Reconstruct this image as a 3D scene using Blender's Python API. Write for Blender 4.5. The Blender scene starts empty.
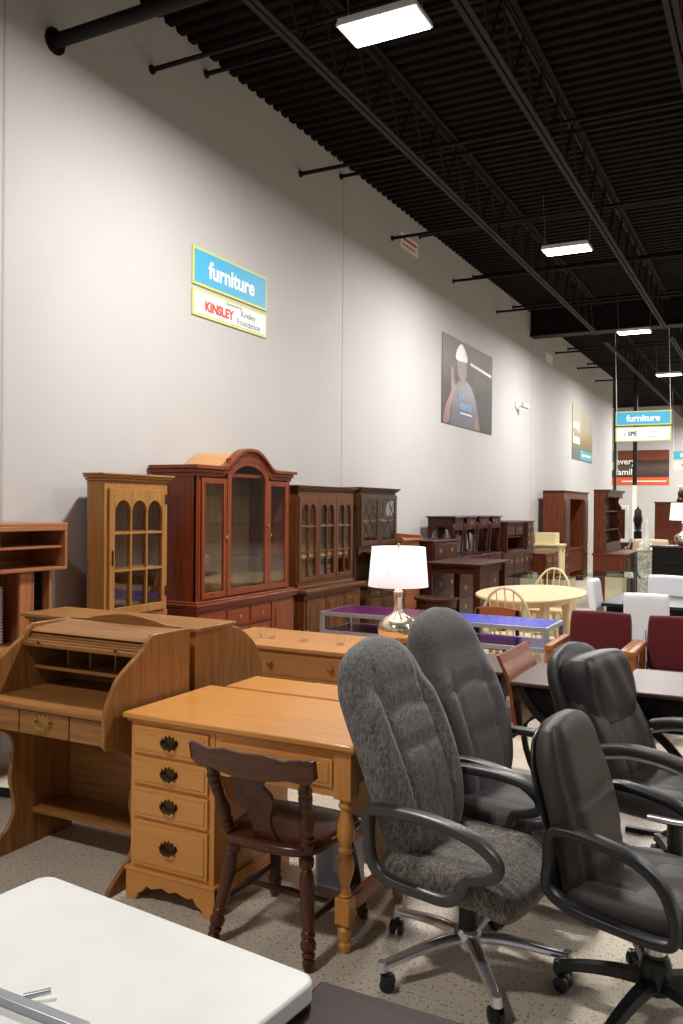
import bpy, math, random
from mathutils import Vector, Matrix
random.seed(7)
C = bpy.context.scene.collection
PI = math.pi
R = math.radians

# ------------------------------------------------------------------ mesh collector
class MB:
    def __init__(s): s.v = []; s.f = []
    def add(s, vs, fs, M=None):
        o = len(s.v)
        for p in vs:
            p = Vector(p)
            s.v.append(tuple(M @ p) if M is not None else tuple(p))
        s.f += [tuple(i + o for i in f) for f in fs]
        return s
    def bb(s, x0, x1, y0, y1, z0, z1, M=None):
        if len(s.v):                                      # keep neighbouring boxes of one mesh from sharing exact planes
            e = [random.uniform(.0001, .0006) for _ in range(6)]
            x0, x1, y0, y1, z0, z1 = x0+e[0], x1-e[1], y0+e[2], y1-e[3], z0+e[4], z1-e[5]
        vs = [(x, y, z) for z in (z0, z1) for y in (y0, y1) for x in (x0, x1)]
        fs = [(0,2,3,1),(4,5,7,6),(0,1,5,4),(2,6,7,3),(0,4,6,2),(1,3,7,5)]
        return s.add(vs, fs, M)
    def prism(s, poly, axis, a, b, M=None):
        n = len(poly)
        ar = sum(poly[i][0]*poly[(i+1)%n][1]-poly[(i+1)%n][0]*poly[i][1] for i in range(n))
        if ar < 0: poly = poly[::-1]
        def P(p, t):
            if axis == 'x': return (t, p[0], p[1])
            if axis == 'y': return (p[0], t, p[1])
            return (p[0], p[1], t)
        vs = [P(p, a) for p in poly] + [P(p, b) for p in poly]
        fs = [tuple(range(n-1, -1, -1)), tuple(range(n, 2*n))] + [(i, (i+1) % n, n+(i+1) % n, n+i) for i in range(n)]
        if axis == 'y': fs = [f[::-1] for f in fs]
        if (b < a): fs = [f[::-1] for f in fs]
        return s.add(vs, fs, M)
    def face(s, poly, y):
        return s.add([(p[0], y, p[1]) for p in poly], [tuple(range(len(poly)))])
    def lathe(s, prof, seg=20, M=None):
        vs = []; fs = []
        n = len(prof)
        for r, z in prof:
            for k in range(seg):
                a = 2*PI*k/seg
                vs.append((r*math.cos(a), r*math.sin(a), z))
        for i in range(n-1):
            for k in range(seg):
                k2 = (k+1) % seg
                fs.append((i*seg+k, i*seg+k2, (i+1)*seg+k2, (i+1)*seg+k))
        fs.append(tuple(range(seg-1, -1, -1))); fs.append(tuple((n-1)*seg+k for k in range(seg)))
        return s.add(vs, fs, M)
    def turned(s, p0, p1, prof, seg=16):
        p0 = Vector(p0); p1 = Vector(p1); d = p1-p0; L = d.length
        M = Matrix.Translation(p0) @ d.to_track_quat('Z', 'Y').to_matrix().to_4x4()
        return s.lathe([(r, t*L) for t, r in prof], seg, M)
    def rod(s, p0, p1, r, r2=None, seg=10):
        return s.turned(p0, p1, [(0, r), (1, r if r2 is None else r2)], seg)
    def bar(s, p0, p1, w, h, up=(0, 0, 1)):
        p0 = Vector(p0); p1 = Vector(p1); d = (p1-p0); L = d.length; d.normalize()
        up = Vector(up); x = d.cross(up)
        if x.length < 1e-4: x = d.cross(Vector((1, 0, 0)))
        x.normalize(); u = x.cross(d)
        M = Matrix((x, d, u)).transposed().to_4x4(); M.translation = p0
        return s.bb(-w/2, w/2, 0, L, -h/2, h/2, M)
    def sweep(s, path, sec, closed=False, up=None, scale=None):
        P = [Vector(p) for p in path]; n = len(P); m = len(sec)
        vs = []; fs = []
        ux = None
        for i in range(n):
            a = P[i-1] if (closed or i > 0) else P[i]
            b = P[(i+1) % n] if (closed or i < n-1) else P[i]
            t = (b-a).normalized()
            if up is not None:
                x = t.cross(Vector(up)); x.normalize()
            else:
                if ux is None:
                    ux = t.orthogonal().normalized()
                x = (ux - t*ux.dot(t)).normalized(); ux = x
            y = x.cross(t)
            k = scale[i] if scale else 1
            for q in sec: vs.append(P[i] + x*q[0]*k + y*q[1]*k)
        for i in range(n if closed else n-1):
            j = (i+1) % n
            for k in range(m):
                k2 = (k+1) % m
                fs.append((i*m+k, i*m+k2, j*m+k2, j*m+k))
        if not closed:
            fs.append(tuple(range(m-1, -1, -1))); fs.append(tuple((n-1)*m+k for k in range(m)))
        return s.add(vs, fs)
    def tube(s, path, r, seg=10, closed=False, scale=None):
        return s.sweep(path, [(r*math.cos(2*PI*k/seg), r*math.sin(2*PI*k/seg)) for k in range(seg)], closed, None, scale)
    def ball(s, c, r, seg=14, sx=1, sy=1, sz=1):
        prof = [(max(1e-4, r*math.sin(PI*i/10)), -r*math.cos(PI*i/10)) for i in range(11)]
        M = Matrix.Translation(Vector(c)) @ Matrix.Diagonal((sx, sy, sz, 1))
        return s.lathe(prof, seg, M)
    def cushion(s, w, h, T, place, feat=None, rt=.35, rb=.35, nu=28, nv=34, p=6, q=2.6, Tb=None, wid=None):
        Tb = T if Tb is None else Tb
        idx = {}
        vs = []; fs = []
        for side in (1, -1):
            for j in range(nv+1):
                v = -1+2*j/nv
                v = math.sin(v*PI/2)*.45+v*.55
                for i in range(nu+1):
                    u = -1+2*i/nu
                    u = math.sin(u*PI/2)*.45+u*.55
                    edge = i in (0, nu) or j in (0, nv)
                    if side == -1 and edge:
                        idx[(side, i, j)] = idx[(1, i, j)]; continue
                    r = rt if v > 0 else rb
                    x = u*math.sqrt(max(0, 1-r*v*v/1.0*.5*(1+abs(v)**3)))
                    y = v*math.sqrt(max(0, 1-r*u*u*.5))
                    e = max(0, (1-abs(u)**p)*(1-abs(v)**p))**(1/q)
                    n = e*(T if side == 1 else -Tb)/2
                    if feat and side == 1: n += e*feat(u, v)
                    W = w/2*(wid(v) if wid else 1)
                    idx[(side, i, j)] = len(vs)
                    vs.append(place(x*W, y*h/2, n))
        for side in (1, -1):
            for j in range(nv):
                for i in range(nu):
                    f = (idx[(side, i, j)], idx[(side, i+1, j)], idx[(side, i+1, j+1)], idx[(side, i, j+1)])
                    fs.append(f if side == 1 else f[::-1])
        return s.add(vs, fs)
    def build(s, name, mat, parent=None, bevel=0, seg=2, ang=38, smooth=True):
        me = bpy.data.meshes.new(name)
        me.from_pydata(s.v, [], s.f)
        me.validate(); me.update()
        me.materials.append(mat)
        if smooth:
            me.polygons.foreach_set('use_smooth', [True]*len(me.polygons))
            me.set_sharp_from_angle(angle=R(ang))
        o = bpy.data.objects.new(name, me); C.objects.link(o)
        if parent is not None: o.parent = parent
        if bevel:
            m = o.modifiers.new('edge', 'BEVEL'); m.width = bevel; m.segments = seg; m.limit_method = 'ANGLE'; m.angle_limit = R(40)
        return o

def box(name, mat, parent, x0, x1, y0, y1, z0, z1, bevel=0):
    return MB().bb(x0, x1, y0, y1, z0, z1).build(name, mat, parent, bevel)

def T(name, label, cat, loc=(0, 0, 0), rz=0, group=None):
    o = bpy.data.objects.new(name, None); C.objects.link(o)
    o.empty_display_size = .1
    o.location = loc; o.rotation_euler = (0, 0, R(rz)); o['label'] = label; o['category'] = cat
    if group: o['group'] = group
    return o
def tag(o, label, cat, group=None):
    o['label'] = label; o['category'] = cat
    if group: o['group'] = group
    return o
def struct(o): o['kind'] = 'structure'; return o
def dup(root, loc, rz, label, group=None):
    def cp(o, par):
        c = o.copy(); C.objects.link(c); c.parent = par
        for ch in list(o.children): cp(ch, c)
        return c
    r = cp(root, None); r.location = loc; r.rotation_euler = (0, 0, R(rz)); r['label'] = label
    if group: r['group'] = group
    return r
def lerp(a, b, t): return a+(b-a)*t
def sstep(a, b, x):
    t = min(1, max(0, (x-a)/(b-a))); return t*t*(3-2*t)
def gauss(x, s): return math.exp(-(x/s)**2)
def smooth_poly(pts, n=6, closed=False):
    out = []; N = len(pts)
    rng = range(N) if closed else range(N-1)
    for i in rng:
        p0 = Vector(pts[i-1] if (closed or i > 0) else pts[i]); p1 = Vector(pts[i]); p2 = Vector(pts[(i+1) % N])
        p3 = Vector(pts[(i+2) % N] if (closed or i+2 < N) else pts[(i+1) % N])
        for k in range(n):
            t = k/n
            out.append(tuple(.5*((2*p1)+(p2-p0)*t+(2*p0-5*p1+4*p2-p3)*t*t+(3*p1-p0-3*p2+p3)*t*t*t)))
    if not closed: out.append(tuple(pts[-1]))
    return out

# ------------------------------------------------------------------ materials
def lin(c):
    return tuple(((v/255)/12.92 if v/255 <= .04045 else ((v/255+.055)/1.055)**2.4) for v in c)+(1,)
def newmat(name):
    m = bpy.data.materials.new(name); m.use_nodes = True
    nt = m.node_tree; b = nt.nodes['Principled BSDF']
    return m, nt, b
def plain(name, c, rough=.5, metal=0, noise=0, coat=0, nscale=30, emit=0, spec=None):
    m, nt, b = newmat(name)
    b.inputs['Base Color'].default_value = lin(c); b.inputs['Roughness'].default_value = rough; b.inputs['Metallic'].default_value = metal
    if coat: b.inputs['Coat Weight'].default_value = coat; b.inputs['Coat Roughness'].default_value = .12
    if spec is not None: b.inputs['Specular IOR Level'].default_value = spec
    if emit:
        b.inputs['Emission Color'].default_value = lin(c); b.inputs['Emission Strength'].default_value = emit
    if noise:
        tc = nt.nodes.new('ShaderNodeTexCoord'); n = nt.nodes.new('ShaderNodeTexNoise'); n.inputs['Scale'].default_value = nscale; n.inputs['Detail'].default_value = 5
        r = nt.nodes.new('ShaderNodeValToRGB')
        c2 = tuple(max(0, v*(1-noise)) for v in c); c3 = tuple(min(255, v*(1+noise)) for v in c)
        r.color_ramp.elements[0].position = .3; r.color_ramp.elements[1].position = .7
        r.color_ramp.elements[0].color = lin(c2); r.color_ramp.elements[1].color = lin(c3)
        nt.links.new(tc.outputs['Object'], n.inputs['Vector']); nt.links.new(n.outputs['Fac'], r.inputs['Fac']); nt.links.new(r.outputs['Color'], b.inputs['Base Color'])
    return m
def wood(name, c1, c2, grain='z', rough=.38, coat=.25, scale=1.0, spread=(.3, .72)):
    m, nt, b = newmat(name)
    tc = nt.nodes.new('ShaderNodeTexCoord'); mp = nt.nodes.new('ShaderNodeMapping'); oi = nt.nodes.new('ShaderNodeObjectInfo')
    s = {'x': (1.2, 22, 22), 'y': (22, 1.2, 22), 'z': (22, 22, 1.2)}[grain]
    mp.inputs['Scale'].default_value = [k*scale for k in s]
    nt.links.new(tc.outputs['Object'], mp.inputs['Vector'])
    add = nt.nodes.new('ShaderNodeVectorMath'); add.operation = 'ADD'
    mul = nt.nodes.new('ShaderNodeMath'); mul.operation = 'MULTIPLY'; mul.inputs[1].default_value = 37
    nt.links.new(oi.outputs['Random'], mul.inputs[0]); nt.links.new(mp.outputs['Vector'], add.inputs[0]); nt.links.new(mul.outputs[0], add.inputs[1])
    n = nt.nodes.new('ShaderNodeTexNoise'); n.inputs['Scale'].default_value = 1.6; n.inputs['Detail'].default_value = 7; n.inputs['Roughness'].default_value = .62; n.inputs['Distortion'].default_value = .6
    nt.links.new(add.outputs['Vector'], n.inputs['Vector'])
    r = nt.nodes.new('ShaderNodeValToRGB')
    e = r.color_ramp.elements
    e[0].position, e[1].position = spread; e[0].color = lin(c2); e[1].color = lin(c1)
    nt.links.new(n.outputs['Fac'], r.inputs['Fac']); nt.links.new(r.outputs['Color'], b.inputs['Base Color'])
    b.inputs['Roughness'].default_value = rough; b.inputs['Specular IOR Level'].default_value = .28
    b.inputs['Coat Weight'].default_value = coat; b.inputs['Coat Roughness'].default_value = .18
    bp = nt.nodes.new('ShaderNodeBump'); bp.inputs['Strength'].default_value = .06; bp.inputs['Distance'].default_value = .002
    nt.links.new(n.outputs['Fac'], bp.inputs['Height']); nt.links.new(bp.outputs['Normal'], b.inputs['Normal'])
    return m
def glass(name, tint=(235, 240, 240), refl=.14):
    m = bpy.data.materials.new(name); m.use_nodes = True; nt = m.node_tree; nt.nodes.clear()
    o = nt.nodes.new('ShaderNodeOutputMaterial'); mx = nt.nodes.new('ShaderNodeMixShader'); t = nt.nodes.new('ShaderNodeBsdfTransparent'); g = nt.nodes.new('ShaderNodeBsdfGlossy')
    fr = nt.nodes.new('ShaderNodeLayerWeight')
    pw = nt.nodes.new('ShaderNodeMath'); pw.operation = 'POWER'; pw.inputs[1].default_value = 4
    ad = nt.nodes.new('ShaderNodeMath'); ad.operation = 'MULTIPLY_ADD'; ad.use_clamp = True; ad.inputs[1].default_value = .7; ad.inputs[2].default_value = refl
    t.inputs['Color'].default_value = lin(tint); g.inputs['Roughness'].default_value = .03
    nt.links.new(fr.outputs['Facing'], pw.inputs[0]); nt.links.new(pw.outputs[0], ad.inputs[0]); nt.links.new(ad.outputs[0], mx.inputs[0]); nt.links.new(t.outputs[0], mx.inputs[1]); nt.links.new(g.outputs[0], mx.inputs[2]); nt.links.new(mx.outputs[0], o.inputs['Surface'])
    return m
def fabric(name, c1, c2, scale=60, stretch=(1, 1, .35), rough=.95, bump=.25, sheen=.2):
    m, nt, b = newmat(name)
    tc = nt.nodes.new('ShaderNodeTexCoord'); mp = nt.nodes.new('ShaderNodeMapping'); mp.inputs['Scale'].default_value = stretch; mp.inputs['Rotation'].default_value = (.5, .4, .6)
    n = nt.nodes.new('ShaderNodeTexNoise'); n.inputs['Scale'].default_value = scale; n.inputs['Detail'].default_value = 5; n.inputs['Distortion'].default_value = 1.4
    r = nt.nodes.new('ShaderNodeValToRGB'); e = r.color_ramp.elements
    e[0].position = .38; e[1].position = .62; e[0].color = lin(c2); e[1].color = lin(c1)
    nt.links.new(tc.outputs['Object'], mp.inputs['Vector']); nt.links.new(mp.outputs['Vector'], n.inputs['Vector']); nt.links.new(n.outputs['Fac'], r.inputs['Fac']); nt.links.new(r.outputs['Color'], b.inputs['Base Color'])
    b.inputs['Roughness'].default_value = rough; b.inputs['Sheen Weight'].default_value = sheen
    b.inputs['Specular IOR Level'].default_value = .2
    bp = nt.nodes.new('ShaderNodeBump'); bp.inputs['Strength'].default_value = bump; bp.inputs['Distance'].default_value = .003
    nt.links.new(n.outputs['Fac'], bp.inputs['Height']); nt.links.new(bp.outputs['Normal'], b.inputs['Normal'])
    return m
def leather(name, c, rough=.42):
    m, nt, b = newmat(name)
    b.inputs['Base Color'].default_value = lin(c); b.inputs['Roughness'].default_value = rough
    tc = nt.nodes.new('ShaderNodeTexCoord'); v = nt.nodes.new('ShaderNodeTexVoronoi'); v.inputs['Scale'].default_value = 260
    n = nt.nodes.new('ShaderNodeTexNoise'); n.inputs['Scale'].default_value = 9; n.inputs['Detail'].default_value = 3
    a = nt.nodes.new('ShaderNodeMath'); a.operation = 'MULTIPLY_ADD'; a.inputs[1].default_value = 6
    bp = nt.nodes.new('ShaderNodeBump'); bp.inputs['Strength'].default_value = .25; bp.inputs['Distance'].default_value = .003
    nt.links.new(tc.outputs['Object'], v.inputs['Vector']); nt.links.new(tc.outputs['Object'], n.inputs['Vector'])
    nt.links.new(n.outputs['Fac'], a.inputs[0]); nt.links.new(v.outputs['Distance'], a.inputs[2]); nt.links.new(a.outputs[0], bp.inputs['Height']); nt.links.new(bp.outputs['Normal'], b.inputs['Normal'])
    return m

M = {}
def woods(key, c1, c2, **k):
    for g in 'xyz': M[key+'_'+g] = wood(key+'_'+g, c1, c2, g, **k)
woods('maple', (224, 158, 82), (198, 130, 60), rough=.28, coat=.45, spread=(.15, .85))
woods('honey', (212, 158, 104), (186, 128, 76), rough=.3, coat=.4, spread=(.2, .8))
woods('roll', (170, 117, 62), (120, 77, 37), rough=.42, coat=.12, spread=(.3, .7))
woods('oak', (176, 124, 64), (140, 94, 44), rough=.45, coat=.12)
woods('hutchoak', (176, 116, 74), (142, 86, 50), rough=.45)
woods('cherry', (146, 68, 30), (98, 40, 17), rough=.32, coat=.25)
woods('walnut', (120, 69, 30), (68, 36, 14), rough=.42, coat=.1)
woods('darkoak', (92, 60, 35), (54, 34, 18), rough=.45, coat=.1)
woods('mahog', (80, 34, 18), (40, 15, 9), rough=.4, coat=.12)
woods('chairwood', (98, 50, 24), (50, 23, 11), rough=.3, coat=.35)
woods('lightin', (196, 146, 96), (168, 118, 72), rough=.5, coat=0)  # interior wood lightened to stand in for light inside the glass cabinets
woods('pine', (176, 106, 54), (138, 76, 36), rough=.45)
woods('blond', (246, 224, 182), (232, 202, 152), rough=.35)
woods('armoak', (178, 112, 60), (148, 86, 42), rough=.4)
woods('brownply', (172, 96, 54), (128, 66, 34), rough=.35)
woods('redwood', (118, 56, 26), (74, 31, 13), rough=.42, coat=.12)
M['brass'] = plain('aged_brass', (176, 142, 84), .38, .9)
M['darkbrass'] = plain('dark_bronze', (74, 56, 36), .35, .8)
M['chrome'] = plain('chrome', (228, 228, 232), .2, .82)
M['silver'] = plain('silver_paint', (168, 170, 178), .35, .6)
M['blackplastic'] = plain('black_plastic', (26, 26, 28), .38)
M['greyplastic'] = plain('grey_plastic', (58, 56, 56), .36)
M['blackmetal'] = plain('black_metal', (24, 23, 22), .45, .3)
M['black'] = plain('matte_black', (16, 14, 14), .6, spec=.2)
M['dark_in'] = plain('dark_interior', (62, 40, 28), .7)
M['glass'] = glass('cabinet_glass', (252, 253, 252), .11)
M['clear'] = glass('clear_glass', (255, 255, 255), .05)
M['tableglass'] = glass('table_glass', (220, 232, 228), .16)
M['white'] = plain('white_laminate', (226, 226, 222), .45, noise=.02, nscale=6)
M['whitefab'] = plain('white_leatherette', (240, 241, 246), .55)
def shade_mat():
    m = bpy.data.materials.new('linen_shade'); m.use_nodes = True; nt = m.node_tree; nt.nodes.clear()
    o = nt.nodes.new('ShaderNodeOutputMaterial'); mx = nt.nodes.new('ShaderNodeAddShader'); d = nt.nodes.new('ShaderNodeBsdfDiffuse'); tr = nt.nodes.new('ShaderNodeBsdfTranslucent')
    d.inputs['Color'].default_value = lin((246, 246, 250)); tr.inputs['Color'].default_value = lin((190, 190, 194))
    nt.links.new(d.outputs[0], mx.inputs[0]); nt.links.new(tr.outputs[0], mx.inputs[1]); nt.links.new(mx.outputs[0], o.inputs['Surface'])
    return m
M['shade'] = shade_mat()
M['cream'] = plain('cream_paint', (224, 210, 160), .5)
M['beige'] = plain('beige_laminate', (196, 172, 138), .5)
M['creamblk'] = plain('cream_stone', (214, 200, 172), .6)
M['burg'] = fabric('burgundy_fabric', (96, 22, 26), (64, 12, 16), 140, (1, 1, 1))
M['greyfab'] = fabric('patterned_grey_fabric', (124, 121, 118), (78, 75, 74), 80, (1.3, 1.3, .4), bump=.2)
M['greyfab2'] = fabric('plain_grey_fabric', (104, 99, 99), (82, 78, 78), 90, (1, 1, 1), bump=.15)
M['seatfab'] = fabric('grey_brown_seat_fabric', (128, 121, 113), (76, 70, 64), 70, (1.2, 1.2, .5), bump=.3)
M['leather'] = leather('black_leather', (42, 37, 36), .42)
M['leather2'] = leather('brown_black_leather', (52, 42, 39), .5)
M['desktop'] = plain('dark_laminate', (78, 54, 46), .4, noise=.08, spec=.3)
M['darktop'] = wood('espresso_top', (62, 33, 22), (32, 16, 11), 'x', rough=.4, coat=.03)
M['merc'] = plain('mercury_glass', (232, 220, 196), .14, .8)
M['purple'] = plain('purple_glass', (98, 30, 88), .2, spec=.3)
M['blue'] = plain('blue_glass', (58, 70, 205), .2, spec=.3)
M['pipe'] = plain('black_painted_steel', (24, 20, 20), .6, spec=.15)
M['joist'] = plain('dark_joist_paint', (40, 33, 31), .6, spec=.12)
M['deck'] = plain('dark_deck_paint', (22, 17, 17), .7, spec=.06)
M['red'] = plain('sign_red', (214, 50, 40), .5)
M['signblue'] = plain('sign_blue', (58, 170, 214), .5)
M['signgreen'] = plain('sign_lime', (200, 208, 120), .5)
M['signwhite'] = plain('sign_white', (245, 245, 240), .5)
M['slate'] = plain('sign_slate', (120, 136, 160), .5)
M['signdark'] = plain('sign_dark', (60, 64, 60), .5)
M['darktop'].node_tree.nodes['Principled BSDF'].inputs['Specular IOR Level'].default_value = .12
# ------------------------------------------------------------------ camera
def make_camera():
    yaw, pitch, roll = R(27.26), R(-.41), R(.55)
    f = Vector((-math.sin(yaw)*math.cos(pitch), math.cos(yaw)*math.cos(pitch), math.sin(pitch)))
    r = Vector((math.cos(yaw), math.sin(yaw), 0)); u = r.cross(f)
    r2 = r*math.cos(roll)+u*math.sin(roll); u2 = -r*math.sin(roll)+u*math.cos(roll)
    m = Matrix((r2, u2, -f)).transposed().to_4x4(); m.translation = (0, 0, 1.62)
    cd = bpy.data.cameras.new('camera'); cd.sensor_fit = 'VERTICAL'; cd.sensor_height = 36; cd.lens = 850/1024*36
    cd.clip_start = .05; cd.clip_end = 200
    co = bpy.data.objects.new('camera', cd); C.objects.link(co); co.matrix_world = m
    bpy.context.scene.camera = co
make_camera()

# ------------------------------------------------------------------ room shell
WX = -4.45
def wall_mat(name, c):
    m, nt, b = newmat(name)
    tc = nt.nodes.new('ShaderNodeTexCoord'); n = nt.nodes.new('ShaderNodeTexNoise'); n.inputs['Scale'].default_value = .8; n.inputs['Detail'].default_value = 6
    r = nt.nodes.new('ShaderNodeValToRGB'); e = r.color_ramp.elements; e[0].position = .25; e[1].position = .8
    e[0].color = lin(tuple(v*.965 for v in c)); e[1].color = lin(c)
    nt.links.new(tc.outputs['Object'], n.inputs['Vector']); nt.links.new(n.outputs['Fac'], r.inputs['Fac']); nt.links.new(r.outputs['Color'], b.inputs['Base Color'])
    n2 = nt.nodes.new('ShaderNodeTexNoise'); n2.inputs['Scale'].default_value = 60
    nt.links.new(tc.outputs['Object'], n2.inputs['Vector'])
    bp = nt.nodes.new('ShaderNodeBump'); bp.inputs['Strength'].default_value = .08; bp.inputs['Distance'].default_value = .004
    nt.links.new(n2.outputs['Fac'], bp.inputs['Height']); nt.links.new(bp.outputs['Normal'], b.inputs['Normal'])
    b.inputs['Roughness'].default_value = .7
    return m
M['wall'] = wall_mat('painted_wall', (194, 191, 189))
def floor_mat():
    m, nt, b = newmat('speckled_terrazzo_floor')
    tc = nt.nodes.new('ShaderNodeTexCoord')
    big = nt.nodes.new('ShaderNodeTexNoise'); big.inputs['Scale'].default_value = 1.1; big.inputs['Detail'].default_value = 5
    r1 = nt.nodes.new('ShaderNodeValToRGB'); e = r1.color_ramp.elements; e[0].position = .3; e[1].position = .7; e[0].color = lin((192, 179, 160)); e[1].color = lin((212, 200, 182))
    sp = nt.nodes.new('ShaderNodeTexVoronoi'); sp.inputs['Scale'].default_value = 70; sp.inputs['Randomness'].default_value = 1
    n2 = nt.nodes.new('ShaderNodeTexNoise'); n2.inputs['Scale'].default_value = 80; n2.inputs['Detail'].default_value = 3
    r2 = nt.nodes.new('ShaderNodeValToRGB'); e = r2.color_ramp.elements; e[0].position = .36; e[1].position = .42; e[0].color = (1, 1, 1, 1); e[1].color = (0, 0, 0, 1)
    r3 = nt.nodes.new('ShaderNodeValToRGB'); e = r3.color_ramp.elements; e[0].position = .12; e[1].position = .2; e[0].color = (1, 1, 1, 1); e[1].color = (0, 0, 0, 1)
    mx = nt.nodes.new('ShaderNodeMix'); mx.data_type = 'RGBA'; mx.inputs[7].default_value = lin((92, 78, 64))
    mx2 = nt.nodes.new('ShaderNodeMix'); mx2.data_type = 'RGBA'; mx2.inputs[7].default_value = lin((126, 108, 92))
    mu = nt.nodes.new('ShaderNodeMath'); mu.operation = 'MULTIPLY'; mu.inputs[1].default_value = .75
    mu2 = nt.nodes.new('ShaderNodeMath'); mu2.operation = 'MULTIPLY'; mu2.inputs[1].default_value = .5
    L = nt.links.new
    for n in (big, sp, n2): L(tc.outputs['Object'], n.inputs['Vector'])
    L(big.outputs['Fac'], r1.inputs['Fac']); L(n2.outputs['Fac'], r2.inputs['Fac']); L(sp.outputs['Distance'], r3.inputs['Fac'])
    L(r2.outputs['Color'], mu.inputs[0]); L(r3.outputs['Color'], mu2.inputs[0])
    L(mu.outputs[0], mx.inputs[0]); L(r1.outputs['Color'], mx.inputs[6])
    L(mu2.outputs[0], mx2.inputs[0]); L(mx.outputs[2], mx2.inputs[6]); L(mx2.outputs[2], b.inputs['Base Color'])
    b.inputs['Roughness'].default_value = .42; b.inputs['Specular IOR Level'].default_value = .35
    return m
M['floor'] = floor_mat()
XR, YB, YF, ZD = 14.0, -7.0, 34.0, 5.5
struct(box('floor', M['floor'], None, -9, XR, YB, YF, -.1, 0))
struct(box('wall_left', M['wall'], None, WX-.2, WX, YB, 26.2, 0, ZD+.1))
struct(box('wall_far', M['wall'], None, -9, XR, YF, YF+.2, 0, ZD+.1))
M['wall_dim'] = wall_mat('dimmed_wall', (168, 158, 148))  # unseen right wall toned darker to cut its bounce and glass reflections
struct(box('wall_right', M['wall_dim'], None, XR, XR+.2, YB, YF, 0, ZD+.1))
struct(box('wall_alcove', M['wall'], None, -9.2, -9, 26, YF, 0, ZD+.1))
M['joint'] = plain('wall_joint', (176, 171, 165), .8)
for k, y in enumerate((3.86, 8.62, 16.9)):
    struct(box('trim_%d' % (k+1), M['joint'], None, WX-.001, WX+.002, y-.009, y+.009, 0, ZD))
# corrugated roof deck, ribs across the room
mb = MB(); vs = []; fs = []
y = YB; per = .15; k = 0
prof = []
while y < YF:
    prof += [(y, 0), (y+.07, 0), (y+.09, .04), (y+.13, .04)]; y += per
for (py, pz) in prof:
    vs += [(-9, py, ZD+pz), (XR, py, ZD+pz)]
for i in range(len(prof)-1): fs.append((2*i, 2*i+1, 2*i+3, 2*i+2))
mb.add(vs, fs); struct(mb.build('ceiling', M['deck'], smooth=False))
# bar joists along the room
def joist(x, y0, y1):
    m = MB(); zb, zt = 4.9, 5.42
    for s in (-1, 1):
        m.bb(x+s*.012-(.035 if s < 0 else 0), x+s*.012+(.035 if s > 0 else 0), y0, y1, zb, zb+.008)
        m.bb(x+s*.012-.004, x+s*.012+.004, y0, y1, zb, zb+.04)
        m.bb(x+s*.012-(.045 if s < 0 else 0), x+s*.012+(.045 if s > 0 else 0), y0-.2, y1+.2, zt+.05, zt+.07)
        m.bb(x+s*.012-.004, x+s*.012+.004, y0-.2, y1+.2, zt+.01, zt+.07)
    y = y0; up = True
    while y < y1-.3:
        a, b = (zb+.03, zt+.03) if up else (zt+.03, zb+.03)
        m.rod((x, y, a), (x, y+.3, b), .011, seg=6); y += .3; up = not up
    return struct(m.build('roof_joist', M['joist']))
jx = -3.1
while jx < 12:
    joist(jx, YB+.3, 16.5); joist(jx, 17.3, YF-.3); jx += 1.216
# girder and bridging
g = MB(); g.bb(WX, XR, 16.78, 16.98, 5.06, ZD); g.bb(WX, XR, 16.72, 17.04, 5.02, 5.06)
struct(g.build('roof_girder', M['pipe']))
def pipe(y, z, r, x1=XR):
    m = MB().rod((WX, y, z), (x1, y, z), r, seg=10); m.rod((WX, y, z), (WX+.012, y, z), r*1.8, seg=12)
    return struct(m.build('bridging_pipe', M['pipe']))
pipe(4.28, 4.78, .05)
for y in (5.29, 7.63, 9.97, 12.26, 14.52, 18.9, 21.2, 23.5): pipe(y, 5.05, .02)
for y in (6.0, 8.54, 10.9, 13.2, 15.5, 17.8, 20.1, 22.4): pipe(y, 5.34, .02, XR)

# ------------------------------------------------------------------ light fixtures
M['diffuser'] = plain('lit_diffuser', (255, 250, 242), .5, emit=18)
M['housing'] = plain('white_housing', (220, 220, 220), .5)
def fixture(loc, label):
    t = T('ceiling_light', label, 'light', loc, 0, 'high bay lights in a row')
    h = MB(); h.prism([(-.285, 0), (.285, 0), (.27, .05), (-.27, .05)], 'y', -.15, .15); h.build('housing', M['housing'], t, .006)
    box('diffuser', M['diffuser'], t, -.265, .265, -.14, .14, -.006, .0)
    w = MB()
    for sx in (-1, 1): w.rod((sx*.26, 0, .05), (sx*.30, 0, .72), .003, seg=6)
    w.build('hanger_wire', M['silver'], t)
    return t
def lamp(x, y, z, p):
    l = bpy.data.lights.new('fixture_or_fill_lamp', 'AREA'); l.shape = 'RECTANGLE'; l.size = .53; l.size_y = .28; l.energy = p; l.color = (1, .972, .935)
    o = bpy.data.objects.new('fixture_or_fill_lamp', l); C.objects.link(o); o.location = (x, y, z-.012)
LP = 330
LX = -2.33
ords = ['nearest large bright ceiling light, by itself above the wall sign', 'second bright ceiling light from the camera, above the man poster',
        'third small bright ceiling light, right behind the steel girder', 'fourth tiny bright ceiling light above the hanging furniture sign',
        'fifth far bright ceiling light beyond the hanging furniture sign', 'last far bright ceiling light in front of the end wall']
for i in range(6):
    y = 5.07+5.36*i
    if i < 4: fixture((LX, y, 4.75), ords[i])
    lamp(LX, y, 4.75, LP)
lamp(LX, -.29, 4.75, LP*.6)  # unseen fill lamp added behind the camera to brighten the front furniture
for x in (2.7, 7.7):
    for i in range(0, 6): lamp(x, 5.07+5.36*i, 4.75, LP*.6)
lamp(-6.5, 30, 4.75, LP)
w = bpy.data.worlds.new('world'); bpy.context.scene.world = w; w.use_nodes = True
w.node_tree.nodes['Background'].inputs[0].default_value = (.9, .93, 1, 1); w.node_tree.nodes['Background'].inputs[1].default_value = .68
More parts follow.
